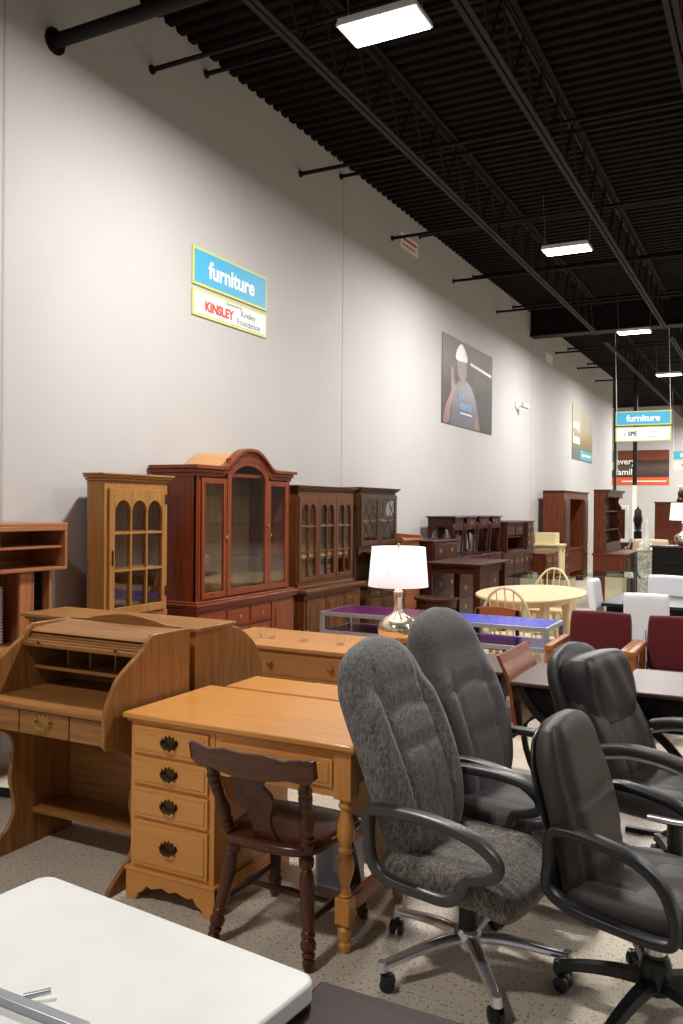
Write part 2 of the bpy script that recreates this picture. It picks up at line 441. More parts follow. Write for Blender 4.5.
vs_ = bpy.context.scene.view_settings; vs_.view_transform = 'Standard'; vs_.look = 'None'; vs_.exposure = -.72

# ------------------------------------------------------------------ signs, posters
def text(body, size, x, z, y, mat, parent, name='lettering', ext=.0008, align='CENTER', bold=0):
    c = bpy.data.curves.new(name, 'FONT'); c.body = body; c.size = size; c.extrude = ext; c.align_x = align; c.align_y = 'CENTER'; c.offset = bold
    c.materials.append(mat); c.resolution_u = 3
    f = bpy.data.objects.new(name, c); C.objects.link(f)
    dg = bpy.context.evaluated_depsgraph_get(); dg.update()
    me = bpy.data.meshes.new_from_object(f.evaluated_get(dg)); me.name = name
    bpy.data.objects.remove(f); bpy.data.curves.remove(c)
    o = bpy.data.objects.new(name, me); C.objects.link(o); o.parent = parent; o.location = (x, y, z); o.rotation_euler = (PI/2, 0, 0)
    return o
def sign(name, label, loc, rz, w, h1, h2, second, wires=0, both=False):
    t = T(name, label, 'sign', loc, rz)
    gap = .03
    def panel(z0, z1, face, nm):
        p = box(nm, M['signgreen'], t, -w/2, w/2, 0, .012, z0, z1, .002)
        b = .024
        box('sign_face', face, p, -w/2+b, w/2-b, -.003, 0, z0+b, z1-b)
        return p
    p1 = panel(h2+gap, h2+gap+h1, M['signblue'], 'upper_panel')
    text('furniture', h1*.62, 0, h2+gap+h1*.48, -.0045, M['signwhite'], p1, bold=.006)
    p2 = panel(0, h2, M['signwhite'], 'lower_panel')
    if second == 'kinsley':
        text('Sponsored by', .045, .03, h2-.04, -.0055, M['slate'], p2)
        text('KINSLEY', .115, -.2, h2*.42, -.0055, M['red'], p2, bold=.005)
        text('Kinsley', .085, .26, h2*.62, -.0055, M['slate'], p2)
        text('Foundation', .085, .27, h2*.28, -.0055, M['slate'], p2)
    else:
        text('SPE', .12, -.21, h2*.52, -.0055, M['signdark'], p2, bold=.004)
        text('(', .12, -.36, h2*.52, -.0055, M['slate'], p2)
        box('text_line', M['slate'], p2, .12, .3, -.005, -.003, h2*.62, h2*.65)
        box('text_line', M['slate'], p2, .04, .38, -.005, -.003, h2*.3, h2*.33)
    if wires:
        m = MB()
        for s in (-1, 1): m.rod((s*(w/2-.02), .005, h1+h2+gap), (s*(w/2-.02)-.05, .005, h1+h2+gap+wires), .006, seg=6)
        m.build('hanger_wire', M['signwhite'], t)
    return t
sign('wall_sign', 'blue and white furniture sign with green border mounted on the wall', (WX+.014, 6.403, 3.235), 90, 1.165, .325, .232, 'kinsley')
sign('hanging_sign', 'blue and white furniture sign with green border hanging on two white wires', (-2.53, 18.5, 3.02), 0, 1.1, .3, .3, 'spe', 1.75)
sign('hanging_sign', 'small far blue and white sign hanging at the photo edge beside the orange mural', (-2.50, 29, 2.86), 0, 1.1, .3, .3, 'x', 1.9)
sign('hanging_sign', 'small far blue and white sign half hidden behind the left wall end', (-5.38, 29.5, 2.90), 0, 1.1, .3, .3, 'x', 1.9)

def grad_mat(name, stops, axis=2, z0=0, z1=1, noise=.25, ns=2.0):
    m, nt, b = newmat(name)
    tc = nt.nodes.new('ShaderNodeTexCoord'); sx = nt.nodes.new('ShaderNodeSeparateXYZ'); mr = nt.nodes.new('ShaderNodeMapRange')
    mr.inputs[1].default_value = z0; mr.inputs[2].default_value = z1
    n = nt.nodes.new('ShaderNodeTexNoise'); n.inputs['Scale'].default_value = ns; n.inputs['Detail'].default_value = 3
    ma = nt.nodes.new('ShaderNodeMath'); ma.operation = 'MULTIPLY_ADD'; ma.inputs[1].default_value = noise
    sb = nt.nodes.new('ShaderNodeMath'); sb.operation = 'SUBTRACT'; sb.inputs[1].default_value = noise/2
    r = nt.nodes.new('ShaderNodeValToRGB'); e = r.color_ramp.elements
    while len(e) < len(stops): e.new(.5)
    for k, (p, c) in enumerate(stops): e[k].position = p; e[k].color = lin(c)
    L = nt.links.new
    L(tc.outputs['Object'], sx.inputs[0]); L(sx.outputs[axis], mr.inputs[0]); L(tc.outputs['Object'], n.inputs['Vector'])
    L(n.outputs['Fac'], ma.inputs[0]); L(mr.outputs[0], ma.inputs[2]); L(ma.outputs[0], sb.inputs[0]); L(sb.outputs[0], r.inputs['Fac']); L(r.outputs['Color'], b.inputs['Base Color'])
    b.inputs['Roughness'].default_value = .55; b.inputs['Specular IOR Level'].default_value = .25
    return m
# poster: person in a hard hat
t = T('wall_poster', 'dark grey wall poster of a person in a white hard hat waving', 'poster', (WX+.012, 13.03, 2.87), 90)
M['p1'] = grad_mat('poster_dusk', [(0, (70, 64, 60)), (.45, (84, 80, 78)), (.75, (120, 114, 110)), (1, (134, 126, 120))], 2, 0, 1.33, .5, 1.6)
W1 = 2.44
pp = box('poster_panel', M['p1'], t, -W1/2, W1/2, 0, .008, 0, 1.335)
def flat(poly, name, mat, par, y): return MB().prism(poly, 'y', y, y-.0008).build(name, mat, par)
M['skin'] = plain('print_skin', (126, 84, 66), .35); M['shirt'] = plain('print_shirt', (64, 62, 72), .35)
M['hat'] = plain('print_hat', (236, 234, 232), .35); M['pblue'] = plain('print_blue', (104, 158, 206), .35)
def P1(pts): return [(-W1/2+a*W1, b*1.335) for a, b in pts]
fig = flat(P1(smooth_poly([(.14, .0), (.17, .2), (.2, .40), (.3, .53), (.40, .56), (.5, .53), (.6, .42), (.68, .24), (.74, .0)], 5)), 'printed_shirt', M['shirt'], pp, -.0005)
flat(P1(smooth_poly([(.31, .56), (.27, .68), (.28, .8), (.43, .8), (.45, .68), (.41, .56)], 5, True)), 'printed_face', M['skin'], pp, -.0014)
flat(P1(smooth_poly([(.24, .77), (.26, .88), (.34, .965), (.42, .9), (.46, .79), (.35, .765)], 5, True)), 'printed_hard_hat', M['hat'], pp, -.002)
flat(P1(smooth_poly([(.02, .02), (.06, .2), (.15, .38), (.15, .5), (.18, .58), (.22, .5), (.25, .42), (.2, .34), (.15, .18), (.12, .03)], 5, True)), 'printed_arm', M['skin'], pp, -.002)
flat(P1(smooth_poly([(.155, .5), (.15, .62), (.18, .66), (.2, .6), (.2, .5)], 4, True)), 'printed_hand', M['skin'], pp, -.0024)
flat(P1([(.6, .0), (.61, .12), (.66, .16), (.72, .02)]), 'printed_elbow', M['skin'], pp, -.002)
text('every', .2, -W1/2+.39*W1, .37*1.335, -.003, M['pblue'], pp)
text('veteran', .2, -W1/2+.43*W1, .255*1.335, -.003, M['pblue'], pp, bold=.004)
box('text_line', M['hat'], pp, -W1/2+.33*W1, -W1/2+.56*W1, -.003, -.002, .155*1.335, .17*1.335)
flat(P1([(.52, .8), (.52, .765), (.97, .725), (.97, .76)]), 'printed_light_tube', M['hat'], pp, -.001)
# poster: every home
t = T('wall_poster', 'smaller far tan and teal wall poster lettered every home', 'poster', (WX+.012, 21.89, 2.81), 90)
M['p2'] = grad_mat('poster_home', [(0, (96, 110, 104)), (.18, (104, 110, 100)), (.35, (150, 124, 88)), (.6, (170, 160, 132)), (1, (186, 178, 166))], 2, 0, 1.33, .2, 1.5)
pp = box('poster_panel', M['p2'], t, -W1/2, W1/2, 0, .008, 0, 1.335)
M['teal'] = plain('print_teal', (76, 168, 176), .4)
box('teal_block', M['teal'], pp, -.3, W1/2, -.001, 0, .03, .26)
box('text_line', M['signwhite'], pp, -.1, 1.0, -.002, -.001, .12, .17)
text('every', .34, -W1/2+.06, .86, -.002, M['signwhite'], pp, align='LEFT', bold=.012)
text('home', .34, -W1/2+.06, .5, -.002, M['signwhite'], pp, align='LEFT', bold=.012)
# far mural
t = T('wall_mural', 'wide orange and brown mural lettered every family on the far end wall', 'mural', (-4.9, YF-.012, 2.52), 0)
M['p3'] = grad_mat('mural_brick', [(0, (62, 52, 46)), (.4, (92, 78, 70)), (.62, (58, 46, 42)), (.7, (120, 62, 40)), (1, (104, 52, 34))], 2, .25, 1.32, .2, 1.2)
pp = box('mural_panel', M['p3'], t, -1.3, 1.2, 0, .008, 0, 1.33)
M['orange'] = plain('print_orange', (216, 92, 52), .4)
box('orange_band', M['orange'], pp, -1.3, 1.2, -.001, 0, 0, .3)
text('every', .33, -.74, .9, -.002, M['signwhite'], pp, align='LEFT', bold=.006)
text('family', .33, -.74, .5, -.002, M['signwhite'], pp, align='LEFT', bold=.006)
box('text_line', M['signwhite'], pp, -.5, 1.1, -.002, -.001, .13, .17)
# wall camera
t = T('security_camera', 'small white round security camera on the wall beside the man poster', 'camera', (WX, 15.8, 3.56), 90)
m = MB(); m.lathe([(.08, 0), (.08, .02), (.06, .03), (.025, .06)], 16, Matrix.Rotation(PI/2, 4, 'X')); m.build('mount', M['housing'], t)
m = MB(); m.rod((0, -.05, 0), (.07, -.12, -.01), .025, seg=10); m.rod((.03, -.1, 0), (.18, -.17, -.03), .045, seg=14); m.build('camera_body', M['housing'], t)
for (y, z, lb, rot) in ((10.55, 5.12, 'white and red paper notice high on the wall under a pipe', 0), (18.35, 4.83, 'pale paper notice high on the far wall past the girder', 0)):
    t = T('wall_notice', lb, 'notice', (WX+.004, y, z), 90)
    pp = box('notice_sheet', M['signwhite'], t, -.3, .3, 0, .003, -.1, .1)
    if y < 12:
        box('red_stripe', M['red'], pp, -.25, .25, -.001, 0, .02, .05); box('red_stripe', M['red'], pp, -.25, .2, -.001, 0, -.05, -.03)
# ------------------------------------------------------------------ foreground tables
def rrect(x0, x1, y0, y1, r, n=6):
    pts = []
    for cx, cy, a0 in ((x1-r, y1-r, 0), (x0+r, y1-r, 90), (x0+r, y0+r, 180), (x1-r, y0+r, 270)):
        for k in range(n+1):
            a = R(a0+90*k/n); pts.append((cx+r*math.cos(a), cy+r*math.sin(a)))
    return pts
t = T('folding_table', 'white laminate folding table with rounded corner in front of the maple desk', 'table', (-1.19, .955, 0), -6)
m = MB().prism(rrect(-.40, .388, -.46, .48, .036), 'z', .70, .74); m.build('tabletop', M['white'], t, .006)
for sx in (-1, 1):
    for sy in (-1, 1): MB().rod((sx*.33, sy*.36, 0), (sx*.33, sy*.36, .70), .014).build('leg', M['silver'], t)
    box('leg_rail', M['silver'], t, sx*.33-.012, sx*.33+.012, -.37, .37, .66, .69)
t = T('metal_rail', 'thin grey metal rail with a small pin lying on the white folding table', 'rail', (-1.17, 1.055, .741))
box('rail', M['silver'], t, -.40, .16, -.011, .011, 0, .016, .002)
MB().rod((0, .015, .011), (.035, .045, .016), .006).build('pin', M['chrome'], t)
t = T('dark_table', 'dark brown glossy wooden table beside the white folding table', 'table', (-.46, .97, 0))
MB().bb(-.325, .45, -.5, .485, .665, .695).build('tabletop', M['darktop_'] if 'darktop_' in M else M['darktop'], t, .006)
for sx in (-.28, .4):
    for sy in (-.45, .39): box('leg', M['mahog_z'], t, sx-.03, sx+.03, sy-.03, sy+.03, 0, .665, .004)

# ------------------------------------------------------------------ hardware
def batwing(w=.095):
    pts = [(-.5, .02), (-.42, .2), (-.3, .14), (-.22, .3), (-.1, .22), (0, .34), (.1, .22), (.22, .3), (.3, .14), (.42, .2), (.5, .02), (.38, -.08), (.28, -.22), (.14, -.16), (0, -.3), (-.14, -.16), (-.28, -.22), (-.38, -.08)]
    return [(a*w, b*w*1.2) for a, b in pts]
def pull(par, x, z, y, w=.095, mat=None, bail=True, name='drawer_pull'):
    m = MB(); m.prism([(x+a, z+b) for a, b in batwing(w)], 'y', y-.003, y)
    if bail:
        m.tube([(x+w*.36*math.cos(PI+PI*k/8), y-.014-.006*math.sin(PI*k/8), z+w*.08-w*.26*math.sin(PI*k/8)) for k in range(9)], .0042, 8)
        for s in (-1, 1): m.rod((x+s*w*.36, y, z+w*.08), (x+s*w*.36, y-.016, z+w*.08), .006, seg=8)
    return m.build(name, mat or M['darkbrass'], par)
def knob(par, x, z, y, r=.014, mat=None, name='knob'):
    m = MB(); m.lathe([(r*.5, 0), (r*.45, r*.7), (r, r*1.1), (r*.95, r*1.6), (r*.4, r*1.9)], 12, Matrix.Translation((x, y, z)) @ Matrix.Rotation(PI/2, 4, 'X'))
    return m.build(name, mat or M['brass'], par)
def drawer(par, x0, x1, z0, z1, y, mat, name='drawer', proud=.012, lip=True):
    m = MB(); m.bb(x0, x1, y-proud, y+.012, z0, z1)
    if lip: m.bb(x0+.014, x1-.014, y-proud-.004, y-proud, z0+.014, z1-.014)
    return m.build(name, mat, par, .003)
def scallop(x0, x1, ztop, foot, drop):
    """bracket base outline in (x, z): feet at both ends and a shaped apron between"""
    w = x1-x0
    return [(x0, ztop), (x0, 0), (x0+foot*.75, 0), (x0+foot*.9, drop*.45), (x0+foot*1.25, drop*.6), (x0+foot*1.5, drop), (x0+foot*1.9, drop*.86), (x0+w*.42, drop*1.1), (x0+w*.5, drop*.92), (x0+w*.58, drop*1.1),
            (x1-foot*1.9, drop*.86), (x1-foot*1.5, drop), (x1-foot*1.25, drop*.6), (x1-foot*.9, drop*.45), (x1-foot*.75, 0), (x1, 0), (x1, ztop)]

# ------------------------------------------------------------------ maple pedestal desk (front faces -y)
t = T('maple_desk', 'golden maple desk with four brass pulled drawers and one turned front leg in view', 'desk', (-1.852, 2.72, 0))
X0, X1, D = -.515, .50, .56
m = MB(); m.bb(X0-.025, X1+.025, -.03, D+.02, .742, .765); m.bb(X0-.012, X1+.012, -.016, D+.01, .728, .742); m.build('desktop', M['maple_x'], t, .008, 3)
px1 = X0+.42
m = MB(); m.bb(X0, px1, 0, D, .11, .728); m.build('pedestal', M['maple_z'], t, .003)
b = MB(); b.prism(scallop(X0-.012, px1+.012, .125, .07, .065), 'y', -.014, .01)
b.prism([(a, c) for a, c in scallop(.0-.012, D, .125, .08, .065)], 'x', X0-.012, X0+.01); b.prism(scallop(-.012, D, .125, .08, .065), 'x', px1-.01, px1+.012)
b.bb(X0-.016, px1+.016, -.018, D, .115, .13); b.build('bracket_base', M['maple_x'], t, .003)
zs = [(.145, .33), (.345, .465), (.48, .59), (.605, .715)]
for z0, z1 in zs:
    d = drawer(t, X0+.02, px1-.025, z0, z1, 0, M['maple_x'])
    pull(d, (X0+px1)/2+.0, (z0+z1)/2, -.016, .088)
m = MB(); m.bb(px1, X1, .004, .026, .565, .728); m.bb(px1, X1, D-.03, D-.01, .6, .728); m.bb(X1-.03, X1-.006, .0, D, .6, .728); m.build('apron', M['maple_x'], t, .002)
d = drawer(t, px1+.02, X1-.075, .60, .70, .004, M['maple_x'], proud=.01)
pull(d, (px1+X1)/2-.03, .65, -.014, .088)
LEG = [(0, .018), (.02, .024), (.055, .027), (.06, .019), (.075, .017), (.12, .026), (.15, .026), (.17, .017), (.175, .023), (.185, .023), (.19, .017)]
LEG2 = [(.36, .017), (.365, .025), (.375, .025), (.38, .018), (.395, .021), (.42, .016), (.45, .02), (.52, .031), (.57, .034), (.62, .028), (.64, .018), (.65, .026), (.67, .026), (.68, .018), (.70, .022), (.75, .033), (.82, .032), (.90, .021), (.93, .019), (.94, .027), (.96, .027), (.97, .02)]
for y, nm in ((.03, 'turned_leg'), (D-.04, 'turned_leg')):
    m = MB(); x = X1-.035; H = .56
    m.turned((x, y, 0), (x, y, H*.19), [(a/.19, r) for a, r in LEG], 18)
    m.bb(x-.029, x+.029, y-.029, y+.029, H*.19, H*.36)
    m.turned((x, y, H*.36), (x, y, H), [((a-.36)/.64, r) for a, r in LEG2]+[(1, .03)], 18)
    m.bb(x-.035, x+.035, y-.035, y+.035, H, .728)
    m.build(nm, M['maple_z'], t, .002)
MB().bb(X1-.05, X1-.02, .05, D-.06, .125, .185).build('stretcher', M['pine_y'], t, .005)

# second desk standing back to back with it
t = T('console_desk', 'plain maple console desk with beige modesty panel pushed behind the drawer desk', 'desk', (-1.75, 3.33, 0))
box('desktop', M['maple_x'], t, -.57, .28, -.005, .26, .74, .765, .006)
box('modesty_panel', M['beige'], t, .04, .26, .03, .045, .05, .70, .003)
for x in (-.54, .25): 
    m = MB(); m.bb(x-.02, x+.02, .04, .08, 0, .74); m.bb(x-.02, x+.02, .2, .24, 0, .74); m.build('leg', M['beige'], t, .002)
t = T('white_stand', 'small white open-fronted box stand on the floor under the maple desk', 'stand', (-1.66, 3.25, 0))
m = MB()
m.bb(-.082, -.070, -.082, .062, 0, .19); m.bb(.070, .082, -.082, .062, 0, .19); m.bb(-.07, .07, .05, .062, .012, .19); m.bb(-.07, .07, -.08, .06, 0, .012)
m.bb(-.082, .082, -.082, .062, .19, .205); m.build('frame', M['whitefab'], t, .002)

# ------------------------------------------------------------------ dark turned side chair, facing +y
t = T('side_chair', 'dark stained colonial side chair with turned legs pushed up to the maple desk', 'chair', (-1.64, 2.785, 0))
sh = smooth_poly([(-.19, -.16), (-.1, -.215), (.1, -.215), (.19, -.16), (.215, 0), (.225, .15), (.18, .2), (0, .215), (-.18, .2), (-.225, .15), (-.215, 0)], 5, True)
m = MB(); vs = []; n = len(sh)
rings = [(.86, .372), (.97, .379), (1.0, .392), (1.0, .402), (.97, .413), (.86, .415), (.55, .405), (.2, .401)]
for k, z in rings: vs += [(x*k, y*k, z) for x, y in sh]
fs = [tuple(range(n-1, -1, -1)), tuple((len(rings)-1)*n+k for k in range(n))]
for j in range(len(rings)-1):
    for k in range(n): fs.append((j*n+k, j*n+(k+1) % n, (j+1)*n+(k+1) % n, (j+1)*n+k))
m.add(vs, fs).build('seat', M['chairwood_y'], t, ang=60)
CL = [(0, .013), (.03, .02), (.08, .024), (.1, .017), (.12, .024), (.145, .024), (.16, .018), (.18, .026), (.23, .029), (.27, .02), (.29, .026), (.31, .026), (.33, .02), (.4, .023), (.7, .028), (.8, .025), (.84, .017), (.87, .027), (.93, .029), (.97, .02), (1, .02)]
for sx in (-1, 1):
    for sy, yf in ((-1, -.215), (1, .225)):
        MB().turned((sx*.205, yf, 0), (sx*.15, yf*.66, .385), CL, 16).build('leg', M['chairwood_z'], t)
ST = [(0, .009), (.3, .012), (.48, .017), (.52, .017), (.7, .012), (1, .009)]
for sx in (-1, 1): MB().turned((sx*.185, -.185, .15), (sx*.185, .19, .15), ST, 12).build('stretcher', M['chairwood_y'], t)
MB().turned((-.185, .0, .15), (.185, .0, .15), ST, 12).build('stretcher', M['chairwood_x'], t)
PO = [(0, .018), (.05, .019), (.07, .026), (.1, .026), (.12, .019), (.14, .025), (.17, .025), (.19, .018), (.28, .028), (.36, .029), (.5, .019), (.53, .024), (.57, .024), (.59, .018), (.62, .025), (.66, .025), (.68, .019), (.71, .025), (.75, .025), (.77, .018), (.85, .02), (1, .016)]
for sx in (-1, 1): MB().turned((sx*.165+.004, -.165, .40), (sx*.20+.03, -.305, .735), PO, 16).build('back_post', M['chairwood_z'], t)
# crest rail, gently curved
cr = [(-.252, .012), (-.258, .06), (-.23, .078), (-.15, .066), (-.09, .078), (0, .074), (.09, .078), (.15, .066), (.23, .078), (.258, .06), (.252, .012), (.22, -.012), (.15, -.002), (.08, -.016), (-.08, -.016), (-.15, -.002), (-.22, -.012)]
cr = smooth_poly(cr, 3, True)
vs = []; n = len(cr); fs = []
top = lambda x: -.30-.035*(1-(x/.26)**2)
for dy in (0, -.022):
    for x, z in cr: vs.append((x, top(x)+dy-.25*z, .70+z))
# strips instead of a fan so the curve holds
m = MB()
NX = 26
def crz(x):
    zs_ = []
    for i in range(n):
        (xa, za), (xb, zb) = cr[i], cr[(i+1) % n]
        if (xa-x)*(xb-x) <= 0 and xa != xb: zs_.append(za+(zb-za)*(x-xa)/(xb-xa))
    return (min(zs_), max(zs_)) if zs_ else (0, .06)
vs = []; fs = []
for i in range(NX+1):
    x = -.252+.504*i/NX; a, b_ = crz(x)
    for (z, dy) in ((a, 0), (b_, 0), (b_, -.022), (a, -.022)): vs.append((x+.03, top(x)+dy-.22*z, .70+z))
for i in range(NX):
    for k in range(4):
        k2 = (k+1) % 4; fs.append((i*4+k, i*4+k2, i*4+4+k2, i*4+4+k))
fs += [(0, 1, 2, 3), (NX*4+3, NX*4+2, NX*4+1, NX*4)]
m.add(vs, fs).build('crest_rail', M['chairwood_x'], t, .003)
# fiddle splat, leaning from seat to crest
sp = smooth_poly([(-.07, 0), (-.055, .03), (-.045, .07), (-.055, .12), (-.085, .17), (-.085, .21), (-.06, .24), (-.075, .27), (.075, .27), (.06, .24), (.085, .21), (.085, .17), (.055, .12), (.045, .07), (.055, .03), (.07, 0)], 3, False)
m = MB(); a = math.atan2(.14, .29)
m.prism(sp, 'y', -.008, .008, Matrix.Translation((.008, -.175, .40)) @ Matrix.Rotation(a, 4, 'X') @ Matrix.Diagonal((.9, 1, 1.14, 1))); m.build('splat', M['chairwood_z'], t, .002)

# ------------------------------------------------------------------ roll top desk (front faces -y, back at y=.56)
def catmull(pts, n=5): return smooth_poly(pts, n)
def roll_panel():
    front = [(.0, .63), (.005, .70), (.01, .77), (.05, .85), (.09, .90), (.19, .965), (.245, 1.0), (.262, 1.025), (.30, 1.05)]
    up = catmull(front, 4)
    low = catmull([(.03, .0), (.045, .035), (.09, .07), (.16, .12), (.195, .19), (.185, .27), (.17, .34), (.18, .42), (.185, .50), (.15, .555), (.06, .60), (.02, .608)], 4)
    return low+up+[(.56, 1.05), (.56, .0)]
def roll_desk(name, label, loc, rz, w, mat='roll', closed=False, group=None):
    t = T(name, label, 'desk', loc, rz, group)
    h = w/2
    for s in (-1, 1):
        MB().prism(roll_panel(), 'x', s*h-(.022 if s > 0 else 0), s*h+(.022 if s < 0 else 0)).build('side_panel', M[mat+'_z'], t, .005)
    a, b = -h+.022, h-.022
    MB().bb(a, b, .02, .55, .725, .747).bb(a, b, .012, .02, .728, .744).build('writing_surface', M[mat+'_x'], t, .003)
    box('drawer_case', M[mat+'_x'], t, a, b, .045, .5, .615, .725)
    W = b-a; c1, c2 = a+W*.29, a+W*.71
    for x0, x1 in ((a+.004, c1-.004), (c1+.004, c2-.004), (c2+.004, b-.004)):
        d = drawer(t, x0, x1, .618, .72, .045, M[mat+'_x'], lip=False)
        if x0 > a+.01 and x1 < b-.01: pull(d, (x0+x1)/2, .672, .033, .11, M['brass'])
    m = MB(); top_ = [(a, .74), (b, .74), (b, 1.03)]
    crest = catmull([(b, 1.05), (b-.1, 1.052), (b-.17, 1.068), (0, 1.088), (a+.17, 1.068), (a+.1, 1.052), (a, 1.05)], 5)
    m.prism([(a, .08), (b, .08)]+crest, 'y', .54, .555); m.build('back_panel', M[mat+'_x'], t)
    box('foot_shelf', M[mat+'_x'], t, a, b, .30, .52, .15, .172, .003)
    m = MB(); m.prism([(.28, 1.015), (.31, 1.03), (.54, 1.045), (.54, 1.025), (.30, 1.005)], 'x', a, b); m.build('top_board', M[mat+'_x'], t, .003)
    if not closed:
        m = MB()
        for k in range(4): m.bb(a, b, .235+k*.017, .25+k*.017, .952+k*.010, .974+k*.010)
        tr = m.build('tambour_roll', M[mat+'_x'], t, .005)
        for s in (-1, 1): knob(tr, s*h*.62, .978, .228, .008, M['darkbrass'])
        m = MB(); m.bb(a, b, .31, .54, .835, .85)
        for x in (-.3, -.1, .12, .28): m.bb(x*W-.006, x*W+.006, .38, .54, .85, 1.0)
        m.build('pigeonhole_shelf', M[mat+'_x'], t, .002)
    else:
        m = MB(); N = 16
        P = catmull([(.03, .75), (.06, .85), (.12, .91), (.2, .965), (.28, 1.02)], 4)
        for i in range(len(P)-1):
            m.prism([P[i], P[i+1], (P[i+1][0]+.012, P[i+1][1]-.008), (P[i][0]+.012, P[i][1]-.008)], 'x', a, b)
        m.build('tambour_roll', M[mat+'_x'], t)
    return t
roll_desk('roll_top_desk', 'brown oak roll top desk standing open with one brass bail pull', (-2.795, 2.62, 0), 0, .745)
# closed second desk standing back to back with the open one
t = T('roll_top_desk', 'roll top desk turned away, seen by its flat back and curved side panel', 'desk', (-3.01, 3.87, 0), 180)
w = 1.10; h = w/2
prof = catmull([(.02, 0), (.03, .3), (.02, .62), (.0, .70), (.02, .80), (.09, .90), (.22, .985), (.33, 1.015)], 5)+[(.60, 1.015), (.60, 0)]
for s in (-1, 1): MB().prism(prof, 'x', s*h-(.022 if s > 0 else 0), s*h+(.022 if s < 0 else 0)).build('side_panel', M['roll_z'], t, .004)
m = MB(); m.bb(-h-.03, h+.03, .30, .63, 1.015, 1.035); m.bb(-h-.015, h+.015, .31, .615, 1.0, 1.015); m.build('top_board', M['honey_x'] if False else M['roll_x'], t, .005)
m = MB(); m.bb(-h+.022, h-.022, .575, .59, .06, 1.0); m.bb(-h+.0, -h+.04, .58, .60, 0, 1.0); m.bb(h-.04, h, .58, .60, 0, 1.0); m.build('back_panel', M['roll_z'], t, .002)
P = catmull([(.04, .72), (.06, .80), (.12, .88), (.24, .965), (.33, 1.0)], 4); m = MB()
for i in range(len(P)-1): m.prism([P[i], P[i+1], (P[i+1][0]+.012, P[i+1][1]-.008), (P[i][0]+.012, P[i][1]-.008)], 'x', -h+.022, h-.022)
m.build('tambour_roll', M['roll_x'], t)
box('drawer_case', M['roll_x'], t, -h+.022, h-.022, .05, .55, .60, .72)

# ------------------------------------------------------------------ office chairs, local: sitter faces -y
def star_base(t, mat, hubmat, r=.31, rot=0, post_mat=None, z=.0, chrome=True):
    b = MB()
    legs = []
    for k in range(5):
        a = R(rot+72*k); d = Vector((math.cos(a), math.sin(a), 0))
        path = [d*.03+Vector((0, 0, .112)), d*.12+Vector((0, 0, .112)), d*.22+Vector((0, 0, .10)), d*r+Vector((0, 0, .08))]
        path = smooth_poly([tuple(p) for p in path], 4)
        sec = [(-.021, -.008), (-.014, -.014), (.014, -.014), (.021, -.008), (.021, .006), (.011, .016), (-.011, .016), (-.021, .006)] if chrome else [(-.024, -.014), (.024, -.014), (.018, .016), (-.018, .016)]
        b.sweep(path, sec, up=(0, 0, 1), scale=[1.15-.35*i/(len(path)-1) for i in range(len(path))])
        b.rod(tuple(d*r+Vector((0, 0, .064))), tuple(d*r+Vector((0, 0, .096))), .019, .015)
    b.lathe([(.045, .085), (.05, .10), (.05, .13), (.038, .145)], 18)
    base = b.build('star_base', mat, t, ang=45)
    for k in range(5):
        a = R(rot+72*k); d = Vector((math.cos(a), math.sin(a), 0))*r
        ca = R(rot*3+97*k); ax = Vector((math.cos(ca), math.sin(ca), 0)); off = Vector((-ax.y, ax.x, 0))*.018
        w = MB()
        for s in (-1, 1): w.turned(tuple(d+off+ax*(s*.006)+Vector((0, 0, .026))), tuple(d+off+ax*(s*.027)+Vector((0, 0, .026))), [(0, .02), (.1, .026), (.8, .026), (1, .018)], 14)
        w.rod(tuple(d+Vector((0, 0, .05))), tuple(d+Vector((0, 0, .075))), .008)
        hood = []
        w.ball(tuple(d+off+Vector((0, 0, .036))), .022, 10, 1, 1, .9)
        w.build('caster', M['blackplastic'], base)
    p = MB(); p.lathe([(.034, .12), (.034, .27), (.027, .275), (.027, .34)], 16); p.build('gas_lift', post_mat or M['blackplastic'], t)
def mech(t, z):
    m = MB(); m.bb(-.08, .08, -.12, .12, z-.05, z-.005); m.rod((.08, -.02, z-.03), (.24, -.03, z-.045), .006); m.bb(-.04, .04, .1, .26, z-.04, z-.02); m.build('seat_mechanism', M['blackplastic'], t, .004)
def seat(t, z, w, d, th, mat, feat=None):
    m = MB()
    def place(x, y, n):
        yy = -y
        droop = -.05*sstep(.6*d/2, d/2, -yy)**1.3
        return (x, yy-.01, z-th/2+n+droop)
    # local v = +1 at the front edge
    def pl(x, y, n):
        front = sstep(.45, 1.0, y/(d/2))
        return (x, -y, z-th/2+n-.045*front)
    m.cushion(w, d, th, pl, feat, .3, .25, p=8, q=2.4)
    return m.build('seat', mat, t, ang=80)
def backrest(t, z0, h, w, th, y0, lean, mat, feat=None, rt=.6, rb=.3, wid=None, curve=.0, lumbar=.03, name='backrest'):
    m = MB()
    ca, sa = math.cos(lean), math.sin(lean)
    def pl(x, y, n):
        s = y+h/2                                   # distance up the back
        tt = s/h
        bow = lumbar*math.sin(PI*min(1, tt*1.3)) - .05*sstep(.75, 1, tt)*0
        wrap = -curve*(x/(w/2))**2
        yy = y0 + s*sa - n*ca - bow + wrap
        zz = z0 + s*ca + n*sa
        return (x, yy, zz)
    m.cushion(w, h, th, pl, feat, rt, rb, 36, 46, wid=wid)
    return m.build(name, mat, t, ang=80)
